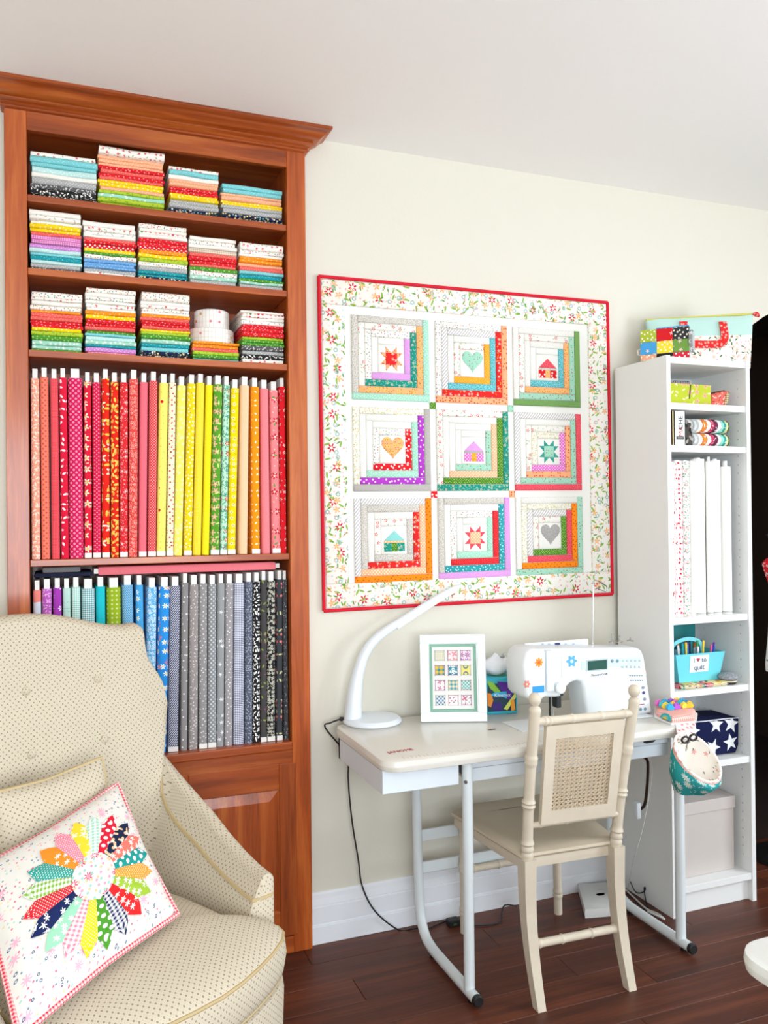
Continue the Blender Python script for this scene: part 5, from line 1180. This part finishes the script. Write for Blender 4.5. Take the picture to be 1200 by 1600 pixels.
MB().box(-.042, .047, -.002, .087, .006, .0075).build('cover', F('f0c0b8', ('flower', .02, .35, 5, 'e07a80', None, .8)), nb, None)
m = MB()
for k in range(9):
    c = Vector((-.038+k*.008, -.003, .006)); m.tube([c+Vector((0, .006*cos(q_), .007*sin(q_))) for q_ in [2*pi*w/10 for w in range(10)]], .0011, 5, closed=True)
m.build('spiral_wire', M_BLK, nb)
a2, b2 = onY(1111.5, 618, Y).x, min(IX1-.03, onY(1152, 610, Y).x)
rp = thing('pouch', 'small coral red patterned pouch next to the green basket', 'pouch', ((a2+b2)/2, Y, z+.0008)); rw2 = (b2-a2)/2
m = MB(); ol_ = [(-rw2, .002), (-rw2*.2, 0), (rw2*.45, .001), (rw2*.8, .02), (rw2, .062), (rw2*.3, .060), (-rw2*.3, .052), (-rw2*.9, .046)]
bev_prism(m, ol_, .0, .05, .008); m.build('pouch_body', F('e2685c', ('leaf', .018, .42, .13, 'f4c0ae', .9), ('leaf', .016, .3, .1, '5a3a34', .9, .6)), rp, 50)
m = MB(); bev_prism(m, [(rw2*.35, .004), (rw2*.72, .016), (rw2*.95, .055), (rw2*.55, .05)], -.004, .006, .002); m.build('pouch_gusset', F('f2dca8', ('ging', .008, '6a5a4a')), rp)
MB().tube([(-rw2*.85, .025, .049), (0, .025, .058), (rw2*.9, .025, .065)], .003, 6).build('zip', plain('brown_zip', '5a3a2a', .6), rp)
# --- second shelf: two books, a grey folded bag, two bundles of fabric strips
z = WS[1]; Y = SY0+.012
def book(px0, px1, pyt, lbl, cov, pages, spine=None):
    x0, x1 = max(IX0+.001, onY(px0, 680, Y).x), onY(px1, 680, Y).x; h = min(.1235, onY((px0+px1)/2, pyt, Y).z - z)
    t = thing('book', lbl, 'book', ((x0+x1)/2, Y, z+.0008)); w = (x1-x0)/2-.0006
    MB().box(-w, -w+.0022, 0, .165, 0, h).box(w-.0022, w, 0, .165, 0, h).box(-w, w, 0, .002, 0, h).build('cover', cov, t, None); MB().box(-w+.0024, w-.0024, .003, .160, .003, h-.003).build('page_block', pages, t, None)
    return t, w, h
M_PG = plain('paper', 'efe9da', .8)
book(1041, 1050, 640, 'thin rust red book standing at the end of the shelf', plain('rust_cover', 'b04a24', .5), M_PG)
book(1050, 1053.5, 639, 'slim cream magazine between the rust book and the white book', plain('cream_cover', 'f0d9a0', .5), M_PG)
t, w, h = book(1054, 1071, 638.5, 'thick white book with black and red lettering on its spine', plain('white_cover', 'eef0ee', .5), M_PG)
R90 = Matrix.Rotation(radians(90), 4, 'Y')
text_mesh('lettering', 'CHE', .026, M_BLK, t, Matrix.Translation((.004, -.0008, h*.66)) @ Matrix.Rotation(radians(-90), 4, 'Y') @ FRONT, .0002)
text_mesh('lettering', 'MA', .026, plain('dark_red_ink', 'a83a44', .6), t, Matrix.Translation((.004, -.0008, h*.40)) @ Matrix.Rotation(radians(-90), 4, 'Y') @ FRONT, .0002)
MB().box(-w*.7, w*.7, -.0008, .0005, h*.17, h*.255).build('spine_band', M_BLK, t, None); MB().box(-w*.5, w*.5, -.0011, .0005, h*.195, h*.23).build('spine_band', plain('grey_band', '9a9a96', .6), t, None)
x0, x1 = onY(1071.5, 680, Y).x, onY(1086, 680, Y).x
gb = thing('fabric_pouch', 'crumpled dark grey printed pouch beside the white book', 'pouch', ((x0+x1)/2, Y+.01, z+.0008)); m = MB(); w = (x1-x0)/2
bev_prism(m, [(-w, 0), (w, 0), (w*.95, .04), (w*.7, .085), (w*.1, .08), (-w, .088)], 0, .10, .006); m.build('pouch_body', F('4c4844', ('leaf', .03, .4, .16, 'a8a096', .9), ('blob', 40, .6, '2a2826')), gb, 50)
def strip_bundle(z0, h, lbl):
    x0, x1 = onY(1087, 680, Y).x, min(IX1-.02, onY(1150, 680, Y).x); t = thing('fabric_bundle', lbl, 'fabric bundle', ((x0+x1)/2, Y+.075, z0+.0008), (0, 0, 0), 'bundles of fabric strips'); w = (x1-x0)/2
    cl_ = ['e9e6e0', 'cfd4d4', 'f4f2ee', 'e98a3a', 'f4efe6', 'c03a60', '6a2a44', 'f2ece8', '8ed0c0', '2f9a90', 'd8dca0', '5a6a34']
    for k in range(12):
        x = -w + 2*w*(k+.5)/12; hw3 = w/12*1.04; b_ = .07*sqrt(max(.05, 1-(x/w)**2*.75))
        ol_ = [(-b_*cos(a_), h/2+h/2*sin(a_)) for a_ in [pi*2*q_/16 for q_ in range(16)]]; ol_ = [(p[0], max(0, min(h, (p[1]-h/2)*1.25+h/2))) for p in ol_]
        MB().prism(ol_, x-hw3, x+hw3, 'yz').build('rolled_strip', F(cl_[k], ('leaf', .012, .35, .12, 'fbf8f2', .9, .6)), t, 60)
    return t
strip_bundle(z, .050, 'lower bundle of coloured rolled fabric strips on the white shelf'); strip_bundle(z+.0515, .052, 'upper bundle of coloured rolled fabric strips on the white shelf')
# --- third bay: white and floral bolts standing
z = WS[2]; Y = SY0+.03
M_W1 = F('f6f4ee', ('dot', .004, .2, 'f0ede6', .6))
tall = [('rectangular bolt', 1045, 1056, 722, F('f6f2ea', ('flower', .05, .2, 5, 'e0503c', None, .7), ('dot', .02, .08, '6a6a6a', .9)), 'white bolt with sparse red poppies in the white bookcase', 0, 0), ('b', 1056.5, 1069.5, 720, F('f8eeee', ('leaf', .018, .3, .2, 'c8283c', .6), ('leaf', .014, .3, .1, 'e88a98', .9, .5)), 'white bolt with red rosebuds in the white bookcase', 0, 0), ('b', 1070, 1080, 720, F('f8f2f0', ('flower', .024, .36, 6, 'f0909c', 'fbe9d8', .7, .6), ('leaf', .014, .34, .12, '6aa06a', .9)), 'white bolt with pink flowers and green leaves in white bookcase', 0, 0),
 ('b', 1080.5, 1088, 721, M_W1, 'slim plain white bolt beside the floral bolts', 0, 0), ('r', 1089, 1107, 717, M_W1, 'thick plain white fabric tube, widest on the white bookcase shelf', 1, 0), ('r', 1107.5, 1116, 721, M_W1, 'thin white tube between two thicker white tubes', 1, .012), ('r', 1116.5, 1130.5, 719, M_W1, 'medium plain white fabric tube beside the thin tube', 1, 0), ('r', 1133, 1147, 729, M_W1, 'plain white fabric tube with core showing, beside shelf side', 1, .016)]
for kind, p0, p1, pt_, mt, lb, rnd, cor in tall:
    x0, x1 = max(IX0+.001, onY(p0, 840, Y).x), min(IX1-.002, onY(p1, 840, Y).x); h = onY((p0+p1)/2, pt_, Y).z - z; w = (x1-x0)/2-.0008
    if rnd:
        t = thing('fabric_tube', lb, 'fabric roll', ((x0+x1)/2, Y+w, z))
        MB().lathe([(w, .0005), (w, h)], 24).build('rolled_fabric', mt, t, 50)
        MB().lathe([(w*.45, h), (w*.45, h+.006+cor), (w*.36, h+.006+cor), (w*.36, h)], 16, caps=False).build('core_tube', M_BOARD, t)
        pts = [(cos(q_)*(w*.5+(w*.48)*q_/20), sin(q_)*(w*.5+(w*.48)*q_/20), h) for q_ in [k*.4 for k in range(50)]]; MB().tube(pts, .0008, 4).build('rolled_edge', F('e0dcd4'), t)
        MB().lathe([(w*1.01, .004), (w*1.01, .010)], 24, caps=False).build('end_band', plain('grey_card', 'b8b8b4', .7), t)
    else:
        t = thing('fabric_bolt', lb, 'fabric bolt', ((x0+x1)/2, Y, z)); r = w*.7; pr = []
        for k in range(5): a_ = pi/2*k/4; pr.append((-w+r-r*cos(a_), r-r*sin(a_)))
        MB().prism(pr + [(-x, y) for x, y in pr[::-1]] + [(w, .17), (-w, .17)], .0005, h, 'xy').build('fabric', mt, t, 50)
        MB().box(-w*.5, w*.5, .01, .16, h, h+.003).build('core_board', M_BOARD, t, None)
# --- fourth bay: pen caddy, pouch, tin, blue folders
z = WS[3]; Y = SY0+.06
ca, cb_ = onY(1056, 1022, Y).x, onY(1133, 1022, Y).x; cz1 = onY(1090, 1021, Y).z-z; cz0 = .014
pz = thing('zipped_pouch', 'flat colourful patterned pouch lying under the pen caddy', 'pouch', (0, 0, z)); a_, b_ = onY(1060, 1068, Y-.02).x, onY(1133, 1068, Y-.02).x
pz.location = ((a_+b_)/2, Y-.035, z); w = (b_-a_)/2
MB().box(-w, w, 0, .16, .0005, .013, .005, 2).build('pouch_body', F('f0dca0', ('blob', 26, .56, 'e8707c'), ('blob', 33, .62, '4a9a8c'), ('blob', 45, .64, '3a2a2a'), ('blob', 20, .66, 'f6c63a')), pz)
MB().tube([(-w, -.001, .007), (w, -.001, .007)], .0016, 6).build('zip', F('f0ece4', ('stripe', .006, .5, 0, '8a8478')), pz)
cd = thing('pen_caddy', 'turquoise handled caddy full of coloured pens reading I love to quilt', 'caddy', ((ca+cb_)/2, Y, z+cz0)); w = (cb_-ca)/2; h = cz1-cz0; wb_ = w*.80; dp_ = .11
M_TQ = plain('turquoise_plastic', '6fd6e0', .35, var=.02)
m = MB(); tk = .0022
V = []
for (ww_, dd0, dd1, zz) in ((wb_, .010, dp_-.010, 0), (w, 0, dp_, h), (w-tk, tk, dp_-tk, h), (wb_-tk, .010+tk, dp_-.010-tk, tk)): V += [(-ww_, dd0, zz), (ww_, dd0, zz), (ww_, dd1, zz), (-ww_, dd1, zz)]
m.add(V, [(4*k+i, 4*k+(i+1) % 4, 4*(k+1)+(i+1) % 4, 4*(k+1)+i) for k in range(3) for i in range(4)] + [(3,2,1,0), (12,13,14,15)]); m.build('caddy_body', M_TQ, cd, None)
hp = [(-w*.80, h*.5), (-w*.80, h+.004), (-w*.62, h+.034), (-w*.2, h+.047), (w*.15, h+.043), (w*.42, h+.022), (w*.5, h*.5)]
P = bez([Vector((x, 0, zz)) for x, zz in hp], 5); m = MB(); n = len(P); V = []
for k, p in enumerate(P):
    d = (P[min(n-1, k+1)]-P[max(0, k-1)]).normalized(); nn = Vector((-d.z, 0, d.x))*.007
    V += [tuple(p+nn+Vector((0, dp_*.47, 0))), tuple(p-nn+Vector((0, dp_*.47, 0))), tuple(p-nn+Vector((0, dp_*.53, 0))), tuple(p+nn+Vector((0, dp_*.53, 0)))]
m.add(V, [(4*k+e, 4*k+(e+1) % 4, 4*(k+1)+(e+1) % 4, 4*(k+1)+e) for k in range(n-1) for e in range(4)]); m.build('handle', M_TQ, cd, 50)
lbm = MB().add([(-w*.42, .0, h*.34), (w*.34, .0, h*.34), (w*.34, -.0, h*.93), (-w*.42, -.0, h*.93)], [(0,1,2,3)]); sl = .010/h
lbm.v = [Vector((p.x, (1-p.z/h)*.010-.0008, p.z)) for p in lbm.v]; lbl_o = lbm.build('label_card', plain('white_label', 'eef4f8', .6), cd, None)
tilt_ = Matrix.Rotation(radians(90)-atan2(.010, h)*-1, 4, 'X')
def lab(txt, x, zf, size, mt): text_mesh('lettering', txt, size, mt, cd, Matrix.Translation((x, (1-zf)*.010-.0014, h*zf)) @ FRONT, .0002)
M_NVI = plain('navy_ink', '3a4258', .6)
lab('I', -w*.26, .76, .026, M_NVI); lab('to', w*.14, .76, .026, M_NVI); lab('quilt', -w*.04, .50, .028, M_NVI)
MB().prism([(x*.0085-w*.10, zz*.0085+h*.77) for x, zz in heart_pts(1)], .010*.2-.0014, .010*.2-.0004).build('heart_mark', plain('red_ink', 'b01c38', .6), cd, None)
rp_ = random.Random(11); pcs = ['e02a2a', 'f6d22a', '2a5ad0', '3aa04a', 'e85aa0', '1a1a3a', 'f28a2a', '6a3ab0', '2ab0c0', 'c02a5a', 'f4f4f4', '1f7ad0']; names = ['red', 'yellow', 'blue', 'green', 'pink', 'navy', 'orange', 'purple', 'teal', 'crimson', 'white', 'bright blue']
for k in range(24):
    fx = -w*.9 + 2*w*.9*(k+.5)/24; ry = rp_.uniform(.022, dp_-.022); ti = (k/23-.5)*.32; c = k*5 % 12; hh = h + .018 + rp_.uniform(-.004, .022)
    t = thing('pen', ('white pen with %s cap standing in the turquoise caddy' if k % 3 == 0 else '%s pen standing in the turquoise caddy') % names[c], 'pen', ((ca+cb_)/2 + fx*.78, Y+ry, z+cz0+.003), (rp_.uniform(-.06, .06), ti*.8, 0), 'pens in the turquoise caddy')
    MB().lathe([(.0036, 0), (.0036, hh-.022)], 8).build('barrel', plain('white_pen', 'e8e8e8' if k % 3 == 0 else pcs[c], .4), t); MB().lathe([(.0042, hh-.022), (.0042, hh-.002), (.002, hh), (0, hh)], 8).build('cap', plain('pen_cap', pcs[c], .35), t)
x0 = onY(1139, 1060, Y-.02).x
tin = thing('pincushion_cup', 'round grey felt pincushion in a low dark cup beside the caddy', 'pincushion', (x0, Y-.015, z+.0008)); 
MB().lathe([(.026, 0), (.030, .004), (.031, .018), (.028, .019)], 20).build('cup', plain('dark_tin', '26282a', .35), tin); MB().lathe([(.0315, .010), (.0315, .015)], 20, caps=False).build('band', plain('cream_band', 'e8d8b0', .6), tin)
MB().lathe([(.029, .016), (.036, .022), (.035, .033), (.022, .042), (0, .045)], 22).build('cushion_top', F('8f9296', ('blob', 120, .55, 'a8abb0')), tin)
x0 = IX0+.002
bx = thing('storage_case', 'teal folder standing upright behind the pen caddy', 'folder', (x0, SY1-.09, z+.0008)); MB().box(0, onY(1087, 975, SY1-.09).x-x0, 0, .03, 0, WS[2]-z-.036, .003).build('folder_body', plain('teal_board', '1f8a8c', .5), bx, None); MB().box(.004, onY(1080, 975, SY1-.09).x-x0, -.0015, 0, .03, .034).build('elastic_band', M_BLK, bx, None)
bx = thing('storage_case', 'bright blue and black pouch standing beside the caddy', 'pouch', (x0, Y+.015, z+.0008)); MB().box(0, .024, 0, .10, .0005, .09, .004).build('pouch_body', plain('black_nylon', '15161c', .7), bx); MB().box(0, .024, 0, .10, .091, .125, .004).build('pouch_top', plain('blue_nylon', '2a7fd0', .6), bx)
# --- fifth bay: navy pouch with white stars ; below: lidded grey box
z = WS[4]; Y = SY0+.05; a_, b_ = max(IX0+.004, onY(1075, 1180, Y).x), min(IX1-.003, onY(1158, 1150, Y).x); hst = .135
st = thing('star_bag', 'navy fabric bin printed with white stars on the white bookcase', 'fabric bin', ((a_+b_)/2, Y, z+.0008)); w = (b_-a_)/2
m = MB(); bev_prism(m, [(-w*.92, .0005), (w*.86, .0005), (w*.98, .03), (w, hst-.004), (w*.5, hst), (-w*.5, hst-.001), (-w, hst+.002)], 0, .16, .012); m.build('bin_body', F('141a44', ('dot', .005, .1, '1c2350', .5)), st, 50)
m = MB(); m.tube([(-w*.97, .003, hst+.002), (-w*.3, .001, hst), (w*.4, .001, hst), (w*.98, .003, hst-.003)], .0022, 6); m.build('rim_piping', F('dfe2ea'), st)
def star5(cx, cz, r, ro):
    P = [(cx+(r if k % 2 == 0 else r*.42)*sin(pi*k/5+ro), cz+(r if k % 2 == 0 else r*.42)*cos(pi*k/5+ro)) for k in range(10)]
    P = [(max(-w*.96, min(w*.97, x)), max(.004, min(hst-.003, zz))) for x, zz in P]
    MB().prism(P, -.0012, .004).build('star', F('eef0f2'), st, None)
for cx, cz, r, ro in ((-.78, .105, .030, .3), (.08, .118, .034, .1), (.66, .114, .036, .2), (.62, .045, .034, -.15), (-.05, .035, .034, .4)): star5(cx*w, cz, r, ro)
Y = SY0+.055; a_, b_ = onY(1062, 1330, Y).x, onY(1150, 1310, Y).x; a_ = max(a_, IX0+.004); bhx = .275; z = .104
gx = thing('storage_box', 'pale grey lidded cardboard box on the lowest white shelf', 'storage box', ((a_+b_)/2, Y, z+.0008)); w = (b_-a_)/2; M_GX = plain('pale_grey_linen_board', 'cfc6c0', .75, var=.03, nscale=90)
MB().box(-w+.005, w-.005, .004, .215, 0, bhx-.02, .001).build('box_body', M_GX, gx, None); MB().box(-w, w, 0, .22, bhx-.045, bhx, .0015).build('lid', M_GX, gx, None)

# ---------------------------------------------------------------- clip-on sewing tray with thread catcher at the desk corner
trp = [onZ(x, y, T+.0015) for x, y in [(1023, 1109), (1022, 1121), (1049, 1133), (1088, 1129), (1090, 1117), (1064, 1108), (1040, 1104)]]
tc_ = sum(trp, Vector())/len(trp)
tr = thing('sewing_tray', 'white octagonal tray with pink gingham pincushion on the desk corner', 'tray', tc_)
pol2 = [(p.x-tc_.x, p.y-tc_.y) for p in trp]
if sum(pol2[i][0]*pol2[(i+1) % 7][1]-pol2[(i+1) % 7][0]*pol2[i][1] for i in range(7)) < 0: pol2 = pol2[::-1]
MB().prism(pol2, -.001, .006, 'xy').build('tray_board', plain('white_board', 'f0eeea', .5), tr, None)
m = MB(); ip = inset_poly(pol2, .006); n = 7; rows = [(.004, .006), (0, .009), (.002, .018), (.012, .025), (.03, .028)]
V = [(q_[0], q_[1], zz) for d, zz in rows for q_ in inset_poly(ip, d)]; m.add(V, [(k*n+i, k*n+(i+1) % n, (k+1)*n+(i+1) % n, (k+1)*n+i) for k in range(4) for i in range(n)] + [tuple(4*n+i for i in range(n))])
m.build('pincushion_pad', F('fbd8cc', ('ging', .008, 'f08a80')), tr, 50)
for k, c in enumerate(('3fa8a8', '6cc0b8', 'f4c63a')):
    r = .032-.010*k; P = [(r*cos(a_), .018+r*.7*sin(a_)) for a_ in [pi*q_/12 for q_ in range(13)]]; ea, eb = trp[1]-tc_, trp[2]-tc_; em = ea.lerp(eb, .66)*.97; o_ = MB().prism([(x*.95, (zz-.018)*.85) for x, zz in P], -.0030-.0006*k, .002).build('rainbow_patch', F(c), tr, None); o_.location = (em.x, em.y, .010); o_.rotation_euler = (radians(-22), 0, atan2(eb.y-ea.y, eb.x-ea.x))
rc = random.Random(4)
for k in range(16):
    kk = (k*3+k//4) % 7; c = ['2ab0e0', '1f8ac0', 'f4c63a', 'b45ad0', 'e86ac0', '3ac0d0', 'f4d84a'][kk]; x = -.042+.028*(k % 4) + rc.uniform(-.003, .003); y = -.030+.021*(k//4) + rc.uniform(-.002, .002)
    t = thing('sewing_clip', 'small %s plastic sewing clip lying on the pincushion tray' % ['sky blue', 'deep blue', 'golden', 'violet', 'pink', 'aqua', 'lemon'][kk], 'clip', tc_ + Vector((x, y, .0288)), (0, 0, rc.uniform(-.35, .35)), 'sewing clips on the tray')
    MB().prism([(-.011, 0), (.011, .0), (.014, .007), (.006, .016), (-.008, .018), (-.014, .007)], -.006, .006).build('clip_jaw', plain('clip_plastic', c, .35), t, None); MB().tube([(-.008, 0, .016), (0, 0, .021), (.009, 0, .015)], .002, 6).build('clip_spring', plain('clip_plastic', c, .35), t)
# hanging thread catcher
YB = -.645; rc0 = onY(1090, 1183, YB); bc0 = onY(1080, 1236, YB+.018)
ct = thing('thread_catcher', 'teal daisy print hanging basket with white lining at desk corner', 'fabric basket', rc0)
ax = (rc0-bc0); up_ = Vector((.2, -.7, .68)).normalized(); e1 = Vector((.78, -.30, -.54)); e1 = (e1-up_*e1.dot(up_)).normalized(); e2 = up_.cross(e1)
low = bc0-rc0
def bk(i, j, rad_out=0.0):
    a_ = 2*pi*i/32; f_ = j/10; top = e1*cos(a_)*(.086+rad_out)+e2*sin(a_)*(.086+rad_out)
    wv = .054*(1+.10*cos(5*a_+1)); bot = low + Vector((cos(a_)*wv, sin(a_)*wv*.8, 0))
    return top.lerp(bot, f_) + Vector((cos(a_), sin(a_), 0))*(.022*sin(pi*f_))
m = MB(); m.grid(32, 11, lambda i, j: bk(i, j), lambda i, j: (i/32*.52, j/10*.14), cu=True); m.add([bk(i, 10) for i in range(32)], [tuple(range(32))]); m.build('basket_outside', F('2fa0a0', ('flower', .05, .34, 10, 'eef4f0', 'd8dcc0', .7, .8), ('leaf', .022, .3, .07, 'bfe4e0', .9, .7)), ct, 70, fix=False)
M_LIN = F('f8f2e8', ('flower', .03, .3, 5, 'f0a8a0', None, .9, .4), ('leaf', .022, .2, .08, '5a6a5a', .9, .4))
def bi(i, j): a_ = 2*pi*i/32; p = bk(i, j*.8); c = low*(j*.08); return c + (p-c)*.95
m = MB(); m.grid(32, 11, bi, lambda i, j: (i/32*.5, j/10*.12), cu=True); m.add([bi(i, 10) for i in range(32)], [tuple(range(31, -1, -1))]); m.build('lining', M_LIN, ct, 70, fix=False)
MB().tube([bk(i, 0) for i in range(32)], .0045, 8, closed=True).build('rim', M_LIN, ct)
m = MB(); m.grid(32, 4, lambda i, j: bk(i, j*.42, .0015), lambda i, j: (i/32*.52, j*.012), cu=True); m.build('rim_band', F('f4b8ac', ('flower', .026, .3, 5, 'e8505c', 'fbf0e6', .8)), ct, 70, fix=False)
a_ = trp[2].lerp(trp[3], .1)-rc0; b_ = trp[2].lerp(trp[3], .85)-rc0; c_ = onY(1086, 1156, YB+.045)-rc0; d_ = onY(1060, 1154, YB+.045)-rc0
a_ += Vector((0, -.010, .002)); b_ += Vector((0, -.010, .002)); m = MB(); o2 = Vector((0, .003, 0)); m.add([a_, b_, c_, d_, a_+o2, b_+o2, c_+o2, d_+o2], [(0,1,2,3),(7,6,5,4),(0,4,5,1),(1,5,6,2),(2,6,7,3),(3,7,4,0)]); m.build('hanging_strap', F('f8f4ee', ('flower', .02, .35, 5, 'f0707c', None, .7, .6)), ct, None)
sc_ = thing('scissors', 'small scissors with black handles tucked in the hanging basket', 'scissors', onY(1077, 1156, YB+.02))
for s_ in (-1, 1):
    P = [Vector((s_*.016+.0135*cos(q_), 0, .004+.0095*sin(q_)+s_*.002)) for q_ in [2*pi*k/16 for k in range(16)]]; MB().tube(P, .0035, 8, closed=True).build('handle', M_BLK, sc_)
    MB().tube([(s_*.006, .004, -.006), (0, .012, -.018), (-s_*.003, .014, -.035)], [.003, .0025, .001], 6).build('blade', M_CHR, sc_)

# ---------------------------------------------------------------- floor level: scale-like white box, cords, table corner
rt_ = [onZ(x, y, .004) for x, y in [(903, 1392), (955, 1390), (968, 1430), (914, 1434)]]; rc1 = sum(rt_, Vector())/4
ro = thing('modem_box', 'flat white electronics box lying on the floor under the desk', 'electronics', (rc1.x, rc1.y, 0)); P = [(p.x-rc1.x, p.y-rc1.y) for p in rt_]
m = MB(); slab(m, P[::-1], .0, .034, .004); m.build('box_body', plain('white_box_plastic', 'dcdcd8', .4), ro, 40); m = MB(); m.lathe([(.001, .0345), (.02, .0345)], 20); m.v = [Vector((p.x*.9+.01, p.y*.5, p.z)) for p in m.v]; m.build('oval_mark', plain('pale_mark', 'efefec', .5), ro)
def cordo(pts, r, col, lbl): pts = [Vector((min(p.x, 2.03), p.y, p.z)) for p in pts]; tag(MB().tube(bez(pts, 6), r, 6).build('extension_cord', plain('cord_rubber', col, .5), smooth=60), lbl, 'cord')
cordo([onZ(985, 1378, .12), onZ(1000, 1392, .02), onZ(1012, 1393, .03), onZ(1030, 1386, .05), onZ(1024, 1383, .06), onZ(1014, 1388, .05), onZ(1011, 1410, .005), onZ(1012, 1418, .004)], .0022, '1a1a1a', 'thin black cord looped on the floor beside the white bookcase')
cordo([onZ(983, 1388, .004), onZ(990, 1402, .004), onZ(1010, 1420, .004), onZ(1028, 1428, .004), onZ(1038, 1436, .004), onZ(1030, 1432, .008), onZ(1012, 1424, .006)], .0035, 'e4e4e0', 'white cord lying on the floor beside the desk leg')
cordo([Vector((1.86, -.44, .634)), onY(1018, 1215, -.42), onY(1005, 1290, -.38), onY(990, 1345, -.32), onZ(980, 1395, .004)], .0016, 'd8d8d2', 'thin white cord hanging under the right end of the desk')
cordo([onZ(668, 1452, .004), onZ(690, 1442, .004), onZ(705, 1438, .006), onZ(720, 1446, .004), onZ(745, 1446, .004), onZ(780, 1442, .004), onZ(784, 1424, .01), onZ(790, 1414, .03), onZ(808, 1416, .03)], .0026, '161616', 'black cord running along the floor under the desk')
pk_ = onZ(708, 1444, .004); pl = thing('power_adapter', 'small black power adapter on the floor under the desk', 'adapter', (pk_.x, pk_.y, 0)); MB().box(-.022, .022, -.016, .016, 0, .024, .003).build('adapter_body', M_BLK, pl); MB().box(-.006, .006, -.018, -.015, .008, .014).build('indicator', plain('green_led', '3a5a2a', .4), pl, None)
tcn = thing('cutting_table', 'white-topped table with rounded corner at the side of the room', 'table', (1.75, -2.25, 0))
a_ = onZ(1170, 1497, .86); tp = rrect(a_.x-1.75-.004, 1.0, -.62, .62, .05); ro_ = Matrix.Rotation(radians(0), 2)
yoff = a_.y + 2.25 + .035
tp = [(x, y-.62+yoff) for x, y in tp]
m = MB(); slab(m, tp, .838, .862, .006); m.build('tabletop', plain('white_gloss_laminate', 'eef0ec', .25, var=.01), tcn, 50)
for x, y in ((a_.x-1.75+.1, yoff-.12), (.9, yoff-.12), (a_.x-1.75+.1, yoff-1.12), (.9, yoff-1.12)): MB().box(x-.02, x+.02, y-.02, y+.02, 0, .838, .002).build('leg', M_WM, tcn, None)
# a hooked quilt and an apron hanging in the arch
pg = thing('coat_rack', 'dark slim coat stand in the archway', 'coat stand', (2.84, -.085, 0)); MB().lathe([(.14, 0), (.14, .02), (.015, .03), (.013, 1.55), (.02, 1.56), (0, 1.57)], 18).build('post', plain('black_iron', '0e0e0e', .5), pg); MB().tube([(-.09, 0, 1.36), (-.06, 0, 1.33), (0, 0, 1.34), (.06, 0, 1.33), (.09, 0, 1.36)], .006, 8).build('hook_arm', plain('black_iron', '0e0e0e', .5), pg)
YH = -.10
def hang(pxs, y0, y1, mat, nm, par): m = MB(); bev_prism(m, [(p.x-2.93, p.z) for p in [onY(*q_, YH) for q_ in pxs]], y0, y1, .006); return m.build(nm, mat, par, 50)
ap = thing('hanging_apron', 'red and white floral apron hanging from the coat stand', 'apron', (2.93, YH, 0))
hang([(1183, 880), (1190, 872), (1206, 868), (1262, 868), (1270, 880), (1262, 915), (1197, 921), (1192, 908)], -.07, -.02, F('dc2430', ('flower', .02, .34, 5, 'f6dcd8', None, .8)), 'bib', ap)
hang([(1188, 875), (1191, 873), (1197, 898), (1199, 915), (1195, 912)], -.076, -.066, F('f6f0ea'), 'trim', ap)
hang([(1195, 920), (1262, 914), (1276, 1038), (1205, 1049), (1189, 1047), (1188, 1035), (1192, 990)], -.072, -.022, F('e6e2de', ('leaf', .03, .3, .12, '8a948c', .9, .5)), 'skirt', ap)
hang([(1189.5, 1018), (1275, 1008), (1275, 1030), (1188.5, 1040)], -.0745, -.07, F('eef0ea', ('ring', .02, .15, .33, '4a7a62', .6), ('leaf', .014, .3, .1, '3a4a44', .9)), 'hem_band', ap)
hang([(1188.5, 1041), (1275, 1031), (1275, 1038), (1190, 1048)], -.0745, -.07, F('e8907c'), 'hem_band', ap)
a_ = onY(1200, 872, YH); b_ = onY(1256, 870, YH)
MB().tube(bez([Vector((a_.x-2.93, -.045, a_.z-.01)), Vector((-.120, -.04, 1.345)), Vector((-.09, -.012, 1.353)), Vector((-.060, -.04, 1.345)), Vector((b_.x-2.93, -.045, b_.z-.01))], 5), .004, 6).build('neck_strap', F('f6f0ea'), ap)
